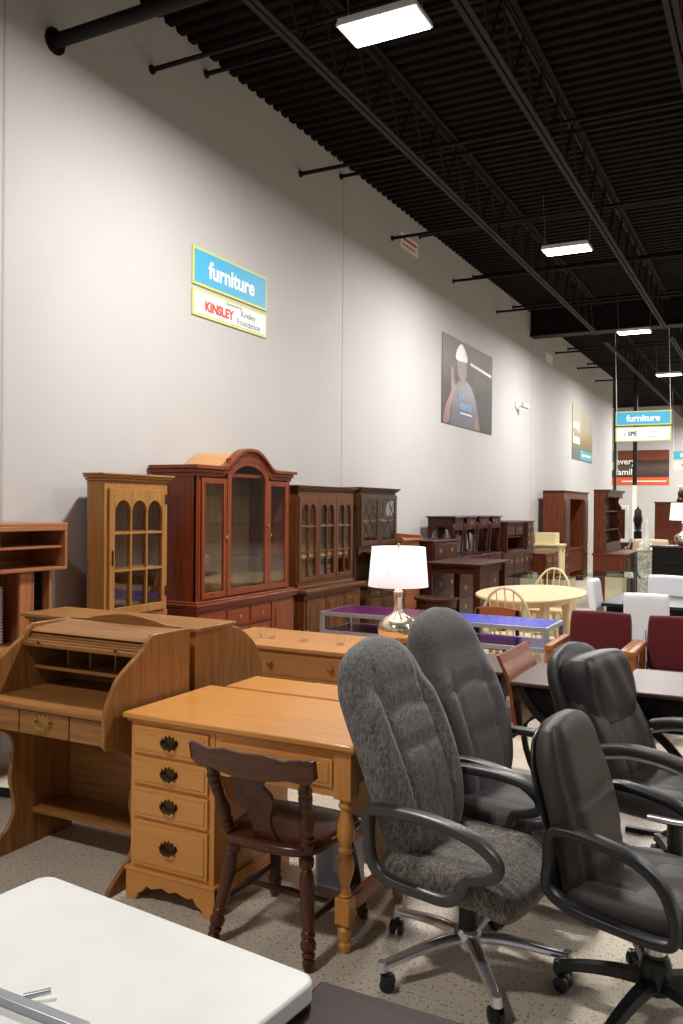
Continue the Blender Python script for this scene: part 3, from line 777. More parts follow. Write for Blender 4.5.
def armloop(t, x, path, wsec, hsec, mat, closed=True, name='armrest', ws=None):
    P = smooth_poly([(x, a, b) for a, b in path], 6, closed)
    k = 8; sec = []
    for i in range(12):
        a = 2*PI*i/12; c, s_ = math.cos(a), math.sin(a)
        sec.append((math.copysign(abs(c)**.42, c)*wsec/2, math.copysign(abs(s_)**.42, s_)*hsec/2))
    # sweep with x axis fixed to the chair's x
    m = MB(); n = len(P); vs = []; fs = []; L = len(sec)
    for i in range(n):
        a = Vector(P[i-1] if (closed or i > 0) else P[i]); b = Vector(P[(i+1) % n] if (closed or i < n-1) else P[i])
        tt = (b-a).normalized(); xx = Vector((1, 0, 0)); yy = tt.cross(xx).normalized()
        sc = ws(P[i]) if ws else 1
        for q in sec: vs.append(Vector(P[i])+xx*q[0]*sc+yy*q[1])
    for i in range(n if closed else n-1):
        j = (i+1) % n
        for q in range(L): fs.append((i*L+q, i*L+(q+1) % L, j*L+(q+1) % L, j*L+q))
    if not closed: fs += [tuple(range(L-1, -1, -1)), tuple((n-1)*L+q for q in range(L))]
    m.add(vs, fs); return m.build(name, mat, t, ang=60)

# patterned grey high-back chair (nearest)
def feat_grey(u, v):
    a = abs(u)
    cen = 1-sstep(.52, .6, a)
    f = .020*sstep(.55, .75, a)*(1-sstep(.40, .62, v))           # side bolsters up to the shoulder
    f -= .014*gauss(a-.56, .06)*(1-sstep(.5, .6, v))
    f -= .013*gauss(v-.36+.05*a, .03)*cen
    f -= .010*gauss(v-.0, .03)*cen
    f -= .008*gauss(u-.1, .04)*(1-sstep(-.05, .05, v))*sstep(-.95, -.6, v)
    f += .012*gauss(v-.68, .3)*cen
    return f
def seat_feat(u, v):
    a = abs(u)
    return .012*gauss(a-.8, .2)-.012*gauss(a-.58, .04)-.01*gauss(v+.1, .04)*(a < .58)
LOOP = [(.19, .60), (.05, .605), (-.08, .592), (-.17, .562), (-.225, .515), (-.222, .475), (-.175, .455), (-.125, .44), (-.105, .395), (-.06, .36), (.04, .36), (.17, .375), (.225, .42), (.24, .50), (.235, .585)]
def office_grey(label, loc, rz, mat, featf, base_rot, smat, top, lean=19):
    t = T('office_chair', label, 'office chair', loc, rz)
    star_base(t, M['chrome'], None, .34, base_rot)
    mech(t, .355)
    seat(t, .43, .52, .52, .12, smat, seat_feat)
    backrest(t, .37, top, .53, .14, .16, R(lean), mat, featf, .52, .35, wid=lambda v: .93+.09*math.cos(v*1.5-.3), curve=-.0, lumbar=.035)
    for s in (-1, 1):
        armloop(t, s*.285, LOOP, .05, .034, M['greyplastic'], True, ws=lambda p: .75+.35*sstep(.5, .58, p[2]))
    return t
office_grey('patterned grey fabric high-back office chair on a chrome base beside the maple desk', (-.956, 2.86, 0), 84, M['greyfab'], feat_grey, 4, M['seatfab'], .80)
def feat_grey2(u, v):
    a = abs(u)
    return .016*sstep(.5, .75, a)*(1-sstep(.1, .5, v))-.008*gauss(a-.5, .07)*(1-sstep(.1, .4, v))-.012*gauss(v-.22+.1*a, .035)*(a < .8)-.012*gauss(v+.3, .04)*(a < .5)+.008*gauss(v-.65, .3)
office_grey('plain charcoal grey high-back office chair directly behind the patterned grey one', (-.965, 3.51, 0), 80, M['greyfab2'], feat_grey2, 52, M['greyfab2'], .84, 18)

# black leather chair in front
def feat_blk(u, v):
    a = abs(u)
    return .014*sstep(.8, .6, a)*1-.012*gauss(a-.78, .04)-.016*gauss(v-.12-.0*a, .03)*(1-sstep(.7, .8, a))-.010*gauss(v+.45, .03)*(1-sstep(.7, .8, a))
t = T('office_chair', 'brown-black leather low-back office chair with looped plastic arms on a black plastic base', 'office chair', (-.335, 2.88, 0), 82)
star_base(t, M['blackplastic'], None, .31, 26, M['chrome'], chrome=False)
m = MB(); m.lathe([(.052, .08), (.05, .16), (.042, .185), (.036, .19), (.036, .20)], 16); m.build('hub_sleeve', M['blackplastic'], t)
mech(t, .36); seat(t, .44, .50, .5, .11, M['leather2'], seat_feat)
backrest(t, .34, .60, .46, .10, .20, R(12), M['leather2'], feat_blk, .45, .2, wid=lambda v: .94+.07*math.cos(v*1.5), lumbar=.02)
m = MB()
backrest(t, .33, .58, .44, .03, .25, R(12), M['blackplastic'], None, .5, .2, wid=lambda v: .94+.07*math.cos(v*1.5), lumbar=.02, name='back_shell')
OPEN = [(.255, .44), (.255, .52), (.25, .605), (.20, .625), (.09, .612), (-.01, .585), (-.085, .53), (-.12, .45), (-.125, .385), (-.09, .365), (.03, .372), (.18, .395)]
for s in (-1, 1): armloop(t, s*.27, OPEN, .055, .032, M['blackplastic'], True)

# black leather pillow-top chair behind
t = T('office_chair', 'black leather executive office chair with pillow headrest and chrome arms', 'office chair', (-.385, 3.93, 0), 76)
star_base(t, M['blackplastic'], None, .31, 34, chrome=False)
mech(t, .36); seat(t, .46, .54, .54, .14, M['leather'], seat_feat)
def feat_exec(u, v):
    a = abs(u)
    return .018*sstep(.45, .65, a)-.014*gauss(a-.42, .05)-.008*gauss(u, .05)
backrest(t, .36, .50, .52, .14, .20, R(23), M['leather'], feat_exec, .3, .4, lumbar=.02)
def feat_pill(u, v): return .006*math.sin(u*9+v*3)*(1-v*v)-.01*gauss(abs(u)-.8, .05)
backrest(t, .63, .34, .48, .19, .312, R(13), M['leather'], feat_pill, .3, .3, lumbar=.0, name='headrest_pillow')
backrest(t, .38, .64, .52, .10, .31, R(18), M['leather'], None, .5, .3, lumbar=.01, name='back_shell')
for s in (-1, 1):
    armloop(t, s*.30, [(.22, .60), (.1, .625), (-.05, .62), (-.18, .59), (-.25, .54)], .07, .04, M['leather2'], False, name='arm_pad')
    armloop(t, s*.30, [(.24, .56), (.1, .595), (-.05, .592), (-.18, .562), (-.25, .50), (-.24, .42), (-.15, .38), (.0, .37)], .035, .018, M['chrome'], False, name='arm_frame')
# ------------------------------------------------------------------ furniture along the wall (local: x along the wall, front at -y, back at 0)
BX = -4.435
def arc_pts(x0, x1, z, rise, n=14):
    c = (x0+x1)/2; h = (x1-x0)/2
    return [(c-h*math.cos(PI*k/n), z+rise*math.sin(PI*k/n)) for k in range(n+1)]
def carcass(t, w, d, z0, z1, mat, shelves=(), th=.022, x=0, y=0, inner=None, name='carcass', bot=True):
    m = MB(); a, b = x-w/2, x+w/2
    m.bb(a, a+th, y-d, y, z0, z1); m.bb(b-th, b, y-d, y, z0, z1)
    m.bb(a+th, b-th, y-d, y, z1-th, z1)
    if bot: m.bb(a+th, b-th, y-d, y, z0, z0+th)
    if inner is None: m.bb(a+th, b-th, y-.012, y, z0, z1)
    o = m.build(name, mat, t, .002)
    if inner is not None: box('back_panel', inner, t, a+th, b-th, y-.014, y-.002, z0+.002, z1-.002)
    for z in shelves:
        box('shelf', inner or mat, t, a+th, b-th, y-d+.03, y-.012, z-.009, z+.009)
    return o
def cornice(t, w, d, z, mat, h=.07, out=.045, name='cornice', y=0, x=0):
    m = MB(); a = w/2
    st = [(0, 0, .3), (.35, .3, .55), (.75, .55, .8), (1, .8, 1)]
    for k, p, q in st: m.bb(x-a-out*k, x+a+out*k, y-d-out*k, y, z+h*p, z+h*q)
    return m.build(name, mat, t, .004)
def glass_door(t, x0, x1, z0, z1, y, mat, st=.045, arch=0, cols=1, rows=1, cusp=0, lattice=False, gl=None, knobx=None, name='glass_door', th=.022):
    m = MB(); a, b = x0+st, x1-st
    m.bb(x0, a, y-th, y, z0, z1); m.bb(b, x1, y-th, y, z0, z1); m.bb(a, b, y-th, y, z0, z0+st*1.1)
    if arch:
        m.prism(arc_pts(a, b, z1-st-arch, arch)+[(b, z1), (a, z1)], 'y', y-th, y)
    elif cusp:
        w = (b-a)/cusp
        pts = []
        for k in range(cusp): pts += arc_pts(a+w*k+.006, a+w*(k+1)-.006, z1-st*1.6-w*.5, w*.5, 8)
        m.prism(pts+[(b, z1), (a, z1)], 'y', y-th, y)
    else: m.bb(a, b, y-th, y, z1-st, z1)
    for k in range(1, cols):
        x = lerp(a, b, k/cols); m.bb(x-.008, x+.008, y-th+.002, y-.002, z0+st, z1-st)
    for k in range(1, rows):
        z = lerp(z0+st, z1-st, k/rows); m.bb(a, b, y-th+.002, y-.002, z-.008, z+.008)
    if lattice:
        zz0, zz1 = z0+st, z1-st; W = b-a; H = zz1-zz0
        for s in (0, 1):
            for k in range(-1, 3):
                # diagonals clipped to the opening
                p = [(a+W*(k*.5), zz0), (a+W*(k*.5+1), zz1)]
                (xa, za), (xb, zb) = p
                ta = max(0, (a-xa)/(xb-xa)); tb = min(1, (b-xa)/(xb-xa))
                if tb-ta < .05: continue
                q0 = (lerp(xa, xb, ta), lerp(za, zb, ta)); q1 = (lerp(xa, xb, tb), lerp(za, zb, tb))
                if s: q0 = (a+b-q0[0], q0[1]); q1 = (a+b-q1[0], q1[1])
                m.bar((q0[0], y-th/2, q0[1]), (q1[0], y-th/2, q1[1]), .01, .01, (0, 1, 0))
    o = m.build(name, mat, t, .002)
    zt = z1-st
    if arch: poly = [(a, z0+st)]+arc_pts(a, b, z1-st-arch, arch)+[(b, z0+st)]
    else: poly = [(a-.01, z0+st), (b+.01, z0+st), (b+.01, zt+.004), (a-.01, zt+.004)]
    if not cusp: MB().face(poly if not arch else poly[::-1], y-th*.5).build('pane', gl or M['glass'], o)
    else: MB().face([(a, z0+st), (b, z0+st), (b, zt-.015), (a, zt-.015)], y-.003).build('pane', gl or M['glass'], o)
    if knobx is not None: knob(o, knobx, (z0+z1)/2, y-th, .012)
    return o
def panel_door(t, x0, x1, z0, z1, y, mat, kn=None, linen=0, name='door'):
    m = MB(); m.bb(x0, x1, y-.016, y, z0, z1); s = .045
    if linen:
        w = (x1-x0-2*s)/linen
        for k in range(linen):
            a = x0+s+w*k+.006; b = a+w-.012
            m.prism([(a, z0+s), (b, z0+s)]+arc_pts(a, b, z1-s-w*.4, w*.4, 8)[::-1], 'y', y-.024, y-.016)
    else:
        m.bb(x0+s*.9, x1-s*.9, y-.018, y-.0155, z0+s*.9, z1-s*.9); m.bb(x0+s*1.3, x1-s*1.3, y-.024, y-.018, z0+s*1.3, z1-s*1.3)
    o = m.build(name, mat, t, .003)
    if kn is not None: knob(o, kn, z0+(z1-z0)*.55, y-.016, .012)
    return o

# --- computer hutch at the left edge
t = T('computer_hutch', 'light oak computer hutch with open two-shelf cubby by the wall', 'desk', (BX, 3.42, 0), 90)
h = M['hutchoak_x']
m = MB(); x0, x1, d = -.72, .66, .34
m.bb(x0, x1, -d, 0, 1.475, 1.495); m.bb(x0, x1, -d, 0, 1.195, 1.215); m.bb(x1-.022, x1, -d, 0, 1.215, 1.475); m.bb(x0, x0+.022, -d, 0, 1.215, 1.475); m.bb(.10, .122, -d, 0, 1.215, 1.475); m.bb(x0, x1, -.01, 0, 1.2, 1.48)
m.bb(.122, x1-.022, -d, -d+.02, 1.445, 1.475); m.build('cubby', h, t, .003)
box('shelf', h, t, .122, x1-.022, -d+.02, -.01, 1.335, 1.35)
box('door', h, t, x0+.02, .112, -d-.014, -d, 1.215, 1.475, .003)
for xa in (-.6, .40):
    m = MB(); m.bb(xa, xa+.02, -.30, 0, .74, 1.195); m.build('leg_panel', M['hutchoak_z'], t, .002)
m = MB(); m.bb(.31, .41, -.30, -.28, .74, 1.195); m.bb(.545, .565, -.30, 0, .74, 1.195); m.build('leg_panel', M['hutchoak_z'], t, .002)
m = MB()
for k in range(24): m.bb(.425, .545, -.24, -.2, .76+k*.018, .768+k*.018)
m.bb(.42, .55, -.19, -.17, .74, 1.195); m.build('disc_rack', M['black'], t)
m = MB(); m.bb(-.78, .70, -.66, 0, .715, .74); m.build('desktop', h, t, .004)
for xa in (-.76, .66): box('side_panel', M['hutchoak_z'], t, xa, xa+.022, -.6, 0, 0, .715, .002)
t = T('ribbed_panel', 'white ribbed plastic panel standing on the computer hutch desktop', 'panel', (-4.30, 3.52, .74), 90)
m = MB(); m.bb(-.2, .20, -.02, 0, 0, .36)
for k in range(18): m.bb(-.2, .20, -.032, -.02, .01+k*.019, .02+k*.019)
m.build('panel_sheet', M['whitefab'], t)

# --- oak corner cabinet
t = T('corner_cabinet', 'narrow light oak cabinet with a three-arched nine pane glass door', 'cabinet', (BX+.05, 4.69, 0), 90)
w, d = .66, .33
foot = [(-w/2, -d), (w/2, -d), (w/2, -d+.14), (.14, 0), (-.14, 0), (-w/2, -d+.14)]
m = MB(); ins = [(x*.93, y*.93) for x, y in foot]
for k in (1, 2, 3, 4, 5):
    a, b = foot[k], foot[(k+1) % 6]; ia, ib = ins[k], ins[(k+1) % 6]
    m.prism([a, b, ib, ia], 'z', .82, 1.76)
m.prism(ins, 'z', 1.735, 1.755); m.prism(ins, 'z', .822, .84); m.build('carcass', M['oak_z'], t)
for z in (1.16, 1.42): MB().prism([(x*.90, y*.90-.01) for x, y in foot], 'z', z-.009, z+.009).build('shelf', M['oak_x'], t)
MB().prism(foot, 'z', .0, .82).build('lower_case', M['oak_z'], t, .003)
m = MB()
for s in (-1, 1): m.bb(s*w/2-(.05 if s > 0 else 0), s*w/2+(.05 if s < 0 else 0), -d-.012, -d, .82, 1.76)
m.bb(-w/2, w/2, -d-.012, -d, 1.72, 1.76); m.bb(-w/2, w/2, -d-.02, -d, .80, .84); m.build('face_frame', M['oak_z'], t, .002)
dd = glass_door(t, -w/2+.03, w/2-.03, .85, 1.725, -d-.012, M['oak_z'], .05, cols=3, rows=3, cusp=3)
m = MB(); m.bb(-w/2+.05, -w/2+.062, -d-.04, -d-.034, 1.2, 1.3); m.build('handle', M['darkbrass'], dd)
for z in (.95, 1.62): MB().bb(w/2-.05, w/2-.035, -d-.04, -d-.03, z, z+.07).build('hinge', M['darkbrass'], dd)
cornice(t, w, .15, 1.755, M['oak_x'], .075, .045, y=-d+.15)
for s in (-1, 1): panel_door(t, min(0, s*(w/2-.03)), max(0, s*(w/2-.03)), .12, .77, -d, M['oak_z'])

# --- cherry breakfront china cabinet with arched top
t = T('china_cabinet', 'tall red cherry china cabinet with an arched centre glass door', 'cabinet', (BX, 6.02, 0), 90)
w, d = 1.40, .43; ch = M['cherry_z']
carcass(t, w, d, .84, 1.88, ch, (), th=.03, inner=M['lightin_z'])
for z in (1.17, 1.46, 1.7): box('glass_shelf', M['tableglass'], t, -w/2+.03, w/2-.03, -d+.05, -.012, z-.004, z+.004)
# arched head
m = MB(); N = 20
def crown(off, hw=.40):
    return [(x, 1.90+off+.165*(.5+.5*math.cos(PI*min(1, abs(x)/hw)**1.35))) for x in (lerp(-hw, hw, k/N) for k in range(N+1))]
outer = crown(0, .39); inner = [(lerp(-.39, .39, k/N), (1.87 if abs(lerp(-.39, .39, k/N)) > .30 else 1.87+.11*math.sqrt(1-(lerp(-.39, .39, k/N)/.31)**2))) for k in range(N+1)]
for k in range(N):
    m.prism([outer[k], outer[k+1], inner[k+1], inner[k]], 'y', -d-.03, -d+.02)
m.build('arch_fascia', M['cherry_x'], t, ang=30)
m = MB()
o2 = crown(.0, .39); i2 = crown(-.014, .39)
for k in range(N): m.prism([o2[k], o2[k+1], i2[k+1], i2[k]], 'y', -d+.02, 0)
m.build('arch_roof', M['honey_x'], t)  # paler honey wood paints in the light falling on the arch top
m = MB()
for q, (za, zb, o) in enumerate(((-.06, -.03, .02), (-.03, 0, .035), (0, .03, .06))):
    o3 = crown(zb); i3 = crown(za)
    for k in range(N): m.prism([o3[k], o3[k+1], i3[k+1], i3[k]], 'y', -d-o, -d+.02)
for s in (-1, 1):
    a, b = sorted((s*.39, s*(w/2+.05)))
    for k, (o, z0, z1) in enumerate(((.015, 1.84, 1.87), (.03, 1.87, 1.90), (.055, 1.90, 1.93))):
        a, b = sorted((s*.385, s*(w/2+o))); m.bb(a, b, -d-o, 0, z0, z1)
m.build('cornice', M['cherry_x'], t, .004)
glass_door(t, -w/2+.05, -.315, .88, 1.83, -d, ch, .042, knobx=-.335)
glass_door(t, -.31, .31, .88, 2.0, -d-.004, ch, .05, arch=.15, knobx=.285)
glass_door(t, .315, w/2-.05, .88, 1.83, -d, ch, .042, knobx=.335)
for s in (-1, 1):
    m = MB(); a, b = sorted((s*(w/2), s*(w/2-.05))); m.bb(a, b, -d-.004, -d+.02, .86, 1.86)
    m.rod((s*(w/2-.025), -d-.006, .9), (s*(w/2-.025), -d-.006, 1.8), .012, seg=8); m.build('pilaster', ch, t)
m = MB()
for o, z0, z1 in ((.06, .80, .83), (.075, .83, .85), (.04, .85, .865)): m.bb(-w/2-o, w/2+o, -d-o, 0, z0, z1)
m.build('waist_moulding', M['cherry_x'], t, .005)
box('lower_case', M['cherry_x'], t, -w/2-.03, w/2+.03, -d-.03, 0, .04, .80, .004)
for x0, x1 in ((-.72, -.35), (-.33, -.01), (.01, .33), (.35, .72)):
    if abs(x0+x1) < .8:
        dr = drawer(t, x0, x1, .63, .77, -d-.03, M['cherry_x']); knob(dr, (x0+x1)/2, .70, -d-.045)
        panel_door(t, x0, x1, .12, .60, -d-.03, ch)
    else: panel_door(t, x0, x1, .12, .77, -d-.03, ch, kn=(x0+x1)/2-math.copysign(.12, x0))

# --- walnut hutch with three gothic glass doors
t = T('china_hutch', 'walnut hutch with three tall glass doors over linenfold panel doors', 'cabinet', (BX, 7.55, 0), 90)
w, d = 1.16, .37; wn = M['walnut_z']
carcass(t, w, d, .84, 1.75, wn, (1.12, 1.42), inner=M['lightin_z'])
cornice(t, w, d, 1.745, M['walnut_x'], .07, .05)
m = MB(); m.bb(-w/2, w/2, -d-.014, -d, 1.70, 1.76); m.bb(-w/2, w/2, -d-.014, -d, .84, .885); m.build('face_rail', M['walnut_x'], t, .002)
for k in range(3):
    x0 = -w/2+.01+k*(w-.02)/3; glass_door(t, x0+.004, x0+(w-.02)/3-.004, .885, 1.70, -d, wn, .042, cols=2, rows=3, cusp=2)
m = MB(); m.bb(-w/2-.06, w/2+.06, -.52, 0, .79, .82); m.bb(-w/2-.04, w/2+.04, -.50, 0, .77, .79); m.bb(-w/2-.01, w/2+.01, -d-.03, 0, .82, .845); m.build('counter', M['walnut_x'], t, .006)
box('lower_case', wn, t, -w/2-.02, w/2+.02, -.47, 0, .04, .77, .003)
for k in range(3):
    x0 = -w/2+.0+k*w/3; panel_door(t, x0+.012, x0+w/3-.012, .10, .73, -.47, wn, linen=2)

# --- dark oak hutch with lattice doors
t = T('china_hutch', 'darkest oak hutch with two diamond lattice glass doors and open space below', 'cabinet', (BX, 8.87, 0), 90)
w, d = .98, .34; wn = M['darkoak_z']
carcass(t, w, d, 1.16, 1.77, wn, (1.45,), inner=M['pine_z'])
cornice(t, w, d, 1.76, M['darkoak_x'], .07, .05)
for k in range(2):
    x0 = -w/2+k*w/2; glass_door(t, x0+.006, x0+w/2-.006, 1.18, 1.75, -d, wn, .05, lattice=True, knobx=(-.03 if k == 0 else .03))
m = MB()
for s in (-1, 1):
    a, b = sorted((s*w/2, s*(w/2-.022))); m.bb(a, b, -d+.05, 0, .76, 1.16)
m.bb(-w/2, w/2, -.012, 0, .76, 1.16)
sc = [(-w/2, 1.165), (-w/2, 1.08)]+[(-w/2+w*k/16, 1.09+.025*abs(math.sin(PI*k/4))) for k in range(1, 16)]+[(w/2, 1.08), (w/2, 1.165)]
m.prism(sc, 'y', -d, -d+.02); m.build('open_back', wn, t)
m = MB(); m.bb(-w/2-.05, w/2+.05, -.50, 0, .735, .76); m.build('counter', M['darkoak_x'], t, .005)
box('lower_case', wn, t, -w/2-.02, w/2+.02, -.46, 0, .04, .735, .003)
for k in range(3):
    x0 = -w/2+k*w/3; dr = drawer(t, x0+.012, x0+w/3-.012, .62, .71, -.46, M['darkoak_x']); knob(dr, x0+w/6, .665, -.476)
    panel_door(t, x0+.012, x0+w/3-.012, .08, .60, -.46, wn, kn=x0+w/6)

# --- pine washstand with scalloped gallery
t = T('washstand', 'honey pine washstand with a scalloped back gallery half hidden by the white lamp', 'cabinet', (BX, 9.70, 0), 90)
box('case', M['pine_z'], t, -.28, .28, -.40, 0, 0, 1.20, .004)
m = MB(); m.bb(-.31, .31, -.44, 0, 1.20, 1.225); m.build('top', M['pine_x'], t, .004)
pts = [(-.31, 1.225)]+[(-.31+.62*k/24, 1.275+.03*(1-abs(k-12)/12)+.014*math.sin(k*PI/2.4)) for k in range(25)]+[(.31, 1.225)]
m = MB(); m.prism(pts, 'y', -.03, -.01); m.prism([(-.44, 1.225), (-.4, 1.26), (-.02, 1.28), (-.02, 1.225)], 'x', .29, .31); m.prism([(-.44, 1.225), (-.4, 1.26), (-.02, 1.28), (-.02, 1.225)], 'x', -.31, -.29); m.build('gallery', M['pine_x'], t)
panel_door(t, -.26, .26, .1, .8, -.40, M['pine_z']); drawer(t, -.26, .26, .85, 1.15, -.40, M['pine_x'])

# --- chests and dressers
def chest(name, label, cat, loc, w, d, z1, rows, mat, cols=1, top=.02, rz=90, group=None, pulls=1, z0=.0, base=.07):
    t = T(name, label, cat, loc, rz, group)
    X, Z = M[mat+'_x'], M[mat+'_z']
    box('case', Z, t, -w/2, w/2, -d, 0, base*.5, z1-.02, .003)
    MB().bb(-w/2-top, w/2+top, -d-top, 0, z1-.022, z1).build('top', X, t, .005)
    MB().prism(scallop(-w/2-.01, w/2+.01, base+.02, .09, base*.6), 'y', -d-.012, -d+.01).build('base', X, t)
    zz0, zz1 = base+.03, z1-.035; H = (zz1-zz0)/rows
    for r in range(rows):
        for c in range(cols):
            a = -w/2+.02+(w-.04)*c/cols; b = a+(w-.04)/cols
            dr = drawer(t, a+.006, b-.006, zz0+H*r+.006, zz0+H*(r+1)-.006, -d, X)
            xs = [(a+b)/2] if pulls == 1 else [lerp(a, b, .25), lerp(a, b, .75)]
            for x in xs: pull(dr, x, zz0+H*(r+.5), -d-.016, .10, M['brass'], bail=False)
    return t
chest('tall_chest', 'dark mahogany chest of drawers with brass pulls right of the white lamp', 'chest', (BX, 10.52, 0), .90, .55, 1.19, 5, 'mahog', 1, pulls=2)
chest('dresser', 'long dark dresser carrying a row of cabriole leg end tables', 'dresser', (BX, 12.05, 0), 2.1, .53, .92, 3, 'mahog', 3, pulls=1)
chest('dresser', 'dark dresser under the two stacked nightstands', 'dresser', (BX, 14.12, 0), 1.94, .53, .89, 3, 'mahog', 3, pulls=2)
chest('dresser', 'reddish dresser with plain wooden side beyond the nightstand stack', 'dresser', (BX+.12, 15.68, 0), 1.0, .60, .80, 3, 'redwood', 2, pulls=1)
chest('nightstand', 'low dark nightstand at the end of the dresser row beside the cream cabinet', 'nightstand', (BX, 16.52, 0), .5, .53, .66, 3, 'mahog', 1)
def on_shelf(x, y, z): return (x, y, z)
# nightstands stacked on the dresser
t = T('bookcase_stand', 'low dark open-shelf stand stacked on a dresser beside the end tables', 'stand', (BX+.02, 14.0, .89), 90)
w, d = 1.05, .50
carcass(t, w, d, 0, .48, M['mahog_z'], (.24,), th=.03)
MB().bb(-w/2-.02, w/2+.02, -d-.02, 0, .48, .5).build('top', M['mahog_x'], t, .004)
for a, b in ((-w/2+.04, -.02), (.02, w/2-.04)):
    dr = drawer(t, a, b, .27, .44, -d+.03, M['mahog_x']); knob(dr, (a+b)/2, .35, -d+.015)
t2 = chest('nightstand', 'dark three drawer nightstand stacked on the dresser at the end of the raised row', 'nightstand', (BX+.02, 14.88, .89), .48, .50, .50, 3, 'mahog', 1, pulls=2, base=.02)

# end tables with cabriole legs standing on the dresser
def cabriole(t, x, y, sx, sy, h):
    path = [(x, y, h), (x+sx*.018, y+sy*.018, h*.86), (x+sx*.008, y+sy*.008, h*.5), (x-sx*.004, y-sy*.004, h*.16), (x+sx*.012, y+sy*.012, .035), (x+sx*.03, y+sy*.03, .024)]
    P = smooth_poly(path, 4); n = len(P)
    sc = [lerp(1.3, .62, min(1, i/(n*.72))) if i < n*.72 else lerp(.62, 1.15, (i-n*.72)/(n*.28)) for i in range(n)]
    MB().tube(P, .018, 8, scale=sc).build('leg', M['mahog_z'], t)
def end_table(label, loc, w, d=.44, h=.57, drawer_=True, group='end tables raised on the long dresser'):
    t = T('end_table', label, 'table', loc, 90, group)
    MB().bb(-w/2, w/2, -d, 0, h-.02, h).build('tabletop', M['mahog_x'], t, .006)
    ap = .17
    m = MB(); a, b = -w/2+.03, w/2-.03
    m.bb(a, b, -d+.03, -d+.05, h-.02-ap, h-.02); m.bb(a, b, -.04, -.02, h-.02-ap, h-.02)
    for x in (a, b-.02): m.prism([(-d+.03, h-.10-ap), (-d+.09, h-.10-ap)]+arc_pts(-d+.09, -.08, h-.10-ap, .12)+[(-.08, h-.10-ap), (-.02, h-.10-ap), (-.02, h-.02), (-d+.03, h-.02)], 'x', x, x+.02)
    m.build('apron', M['mahog_x'], t, .002)
    if drawer_:
        dr = drawer(t, -w/2+.05, w/2-.05, h-.17, h-.04, -d+.03, M['mahog_x']); pull(dr, 0, h-.105, -d+.016, .075, M['brass'], False)
    for sx in (-1, 1):
        for sy in (-1, 1): cabriole(t, sx*(w/2-.045), -d/2+sy*(d/2-.055), sx, sy, h-.1)
    return t
end_table('dark cabriole leg end table without a drawer front, first of the row on the dresser', (BX+.08, 11.22, .92), .44, drawer_=False)
end_table('dark cabriole leg end table with one brass pull, second of the row on the dresser', (BX+.08, 11.72, .92), .5)
end_table('dark cabriole leg end table with one brass pull, third of the row on the dresser', (BX+.08, 12.31, .92), .55)
end_table('dark cabriole leg end table, last of the row next to the open-shelf stand', (BX+.08, 12.93, .92), .55)
# dark counter-height table and stool in front of the chests
t = T('counter_table', 'dark brown counter-height table with square legs in front of the tall chest', 'table', (-3.42, 10.05, 0))
MB().bb(-.38, .36, -.55, .6, .925, .955).build('tabletop', M['mahog_y'], t, .005)
box('apron', M['mahog_x'], t, -.32, .30, -.49, .54, .83, .925)
for x in (-.31, .29):
    for y in (-.48, .53): box('leg', M['mahog_z'], t, x-.04, x+.04, y-.04, y+.04, 0, .925, .004)
t = T('demilune_table', 'small dark half-round table in front of the counter-height table', 'table', (-3.42, 8.98, 0))
pts = [(.24*math.cos(PI+PI*k/16), .30*math.sin(PI+PI*k/16)) for k in range(17)]
MB().prism(pts+[(.24, .1), (-.24, .1)], 'z', .585, .61).build('tabletop', M['mahog_x'], t, .004)
MB().prism([(x*.9, y*.88) for x, y in pts]+[(.216, .08), (-.216, .08)], 'z', .50, .585).build('apron', M['mahog_x'], t)
for x, y in ((-.19, .05), (.19, .05), (-.15, -.19), (.15, -.19)): box('leg', M['mahog_z'], t, x-.018, x+.018, y-.018, y+.018, 0, .5)

# cream cabinet (faces -y)
t = T('cream_cabinet', 'pale yellow cream painted cabinet standing before the tall brown wall unit', 'cabinet', (-4.12, 17.35, 0))
box('upper_box', M['cream'], t, -.25, .16, -.34, 0, .90, 1.12, .004)
m = MB(); m.bb(-.30, .30, -.45, .02, .86, .90); m.build('top', M['cream'], t, .005)
m = MB(); m.bb(-.24, .24, -.36, 0, .35, .86)
m.build('case', M['cream'], t)
for x in (-.25, .25):
    for y in (-.39, -.03): box('leg', M['cream'], t, x-.025, x+.025, y-.025, y+.025, 0, .86)
drawer(t, -.22, .22, .66, .82, -.36, M['cream'])

# wall unit
t = T('wall_unit', 'tall brown entertainment wall unit with large open centre bay', 'cabinet', (BX+.1, 18.68, 0), 90)
w, d, h = 2.44, .43, 1.93; rw = M['redwood_z']
m = MB()
for x0, x1 in ((-w/2, -w/2+.55), (w/2-.45, w/2)): m.bb(x0, x1, -d, 0, .03, h)
m.bb(-w/2+.55, w/2-.45, -d+.002, 0, h-.12, h); m.bb(-w/2+.55, w/2-.45, -.02, 0, .03, h-.12); m.bb(-w/2+.55, w/2-.45, -d+.01, -.02, .72, .76); m.build('carcass', rw, t, .003)
box('lower_door', M['redwood_x'], t, -w/2+.56, w/2-.46, -d+.03, -.02, .25, .72)
cornice(t, w, d, h, M['redwood_x'], .05, .03)
for xc, ww in ((-w/2+.275, .5), (w/2-.225, .4)):
    panel_door(t, xc-ww/2, xc+ww/2, .8, 1.80, -d, M['darkoak_z'], kn=xc+ww*.3)
    for k in range(3):
        dr = drawer(t, xc-ww/2, xc+ww/2, .08+.23*k, .29+.23*k, -d, M['darkoak_x']); pull(dr, xc, .185+.23*k, -d-.016, .1, M['brass'], False)

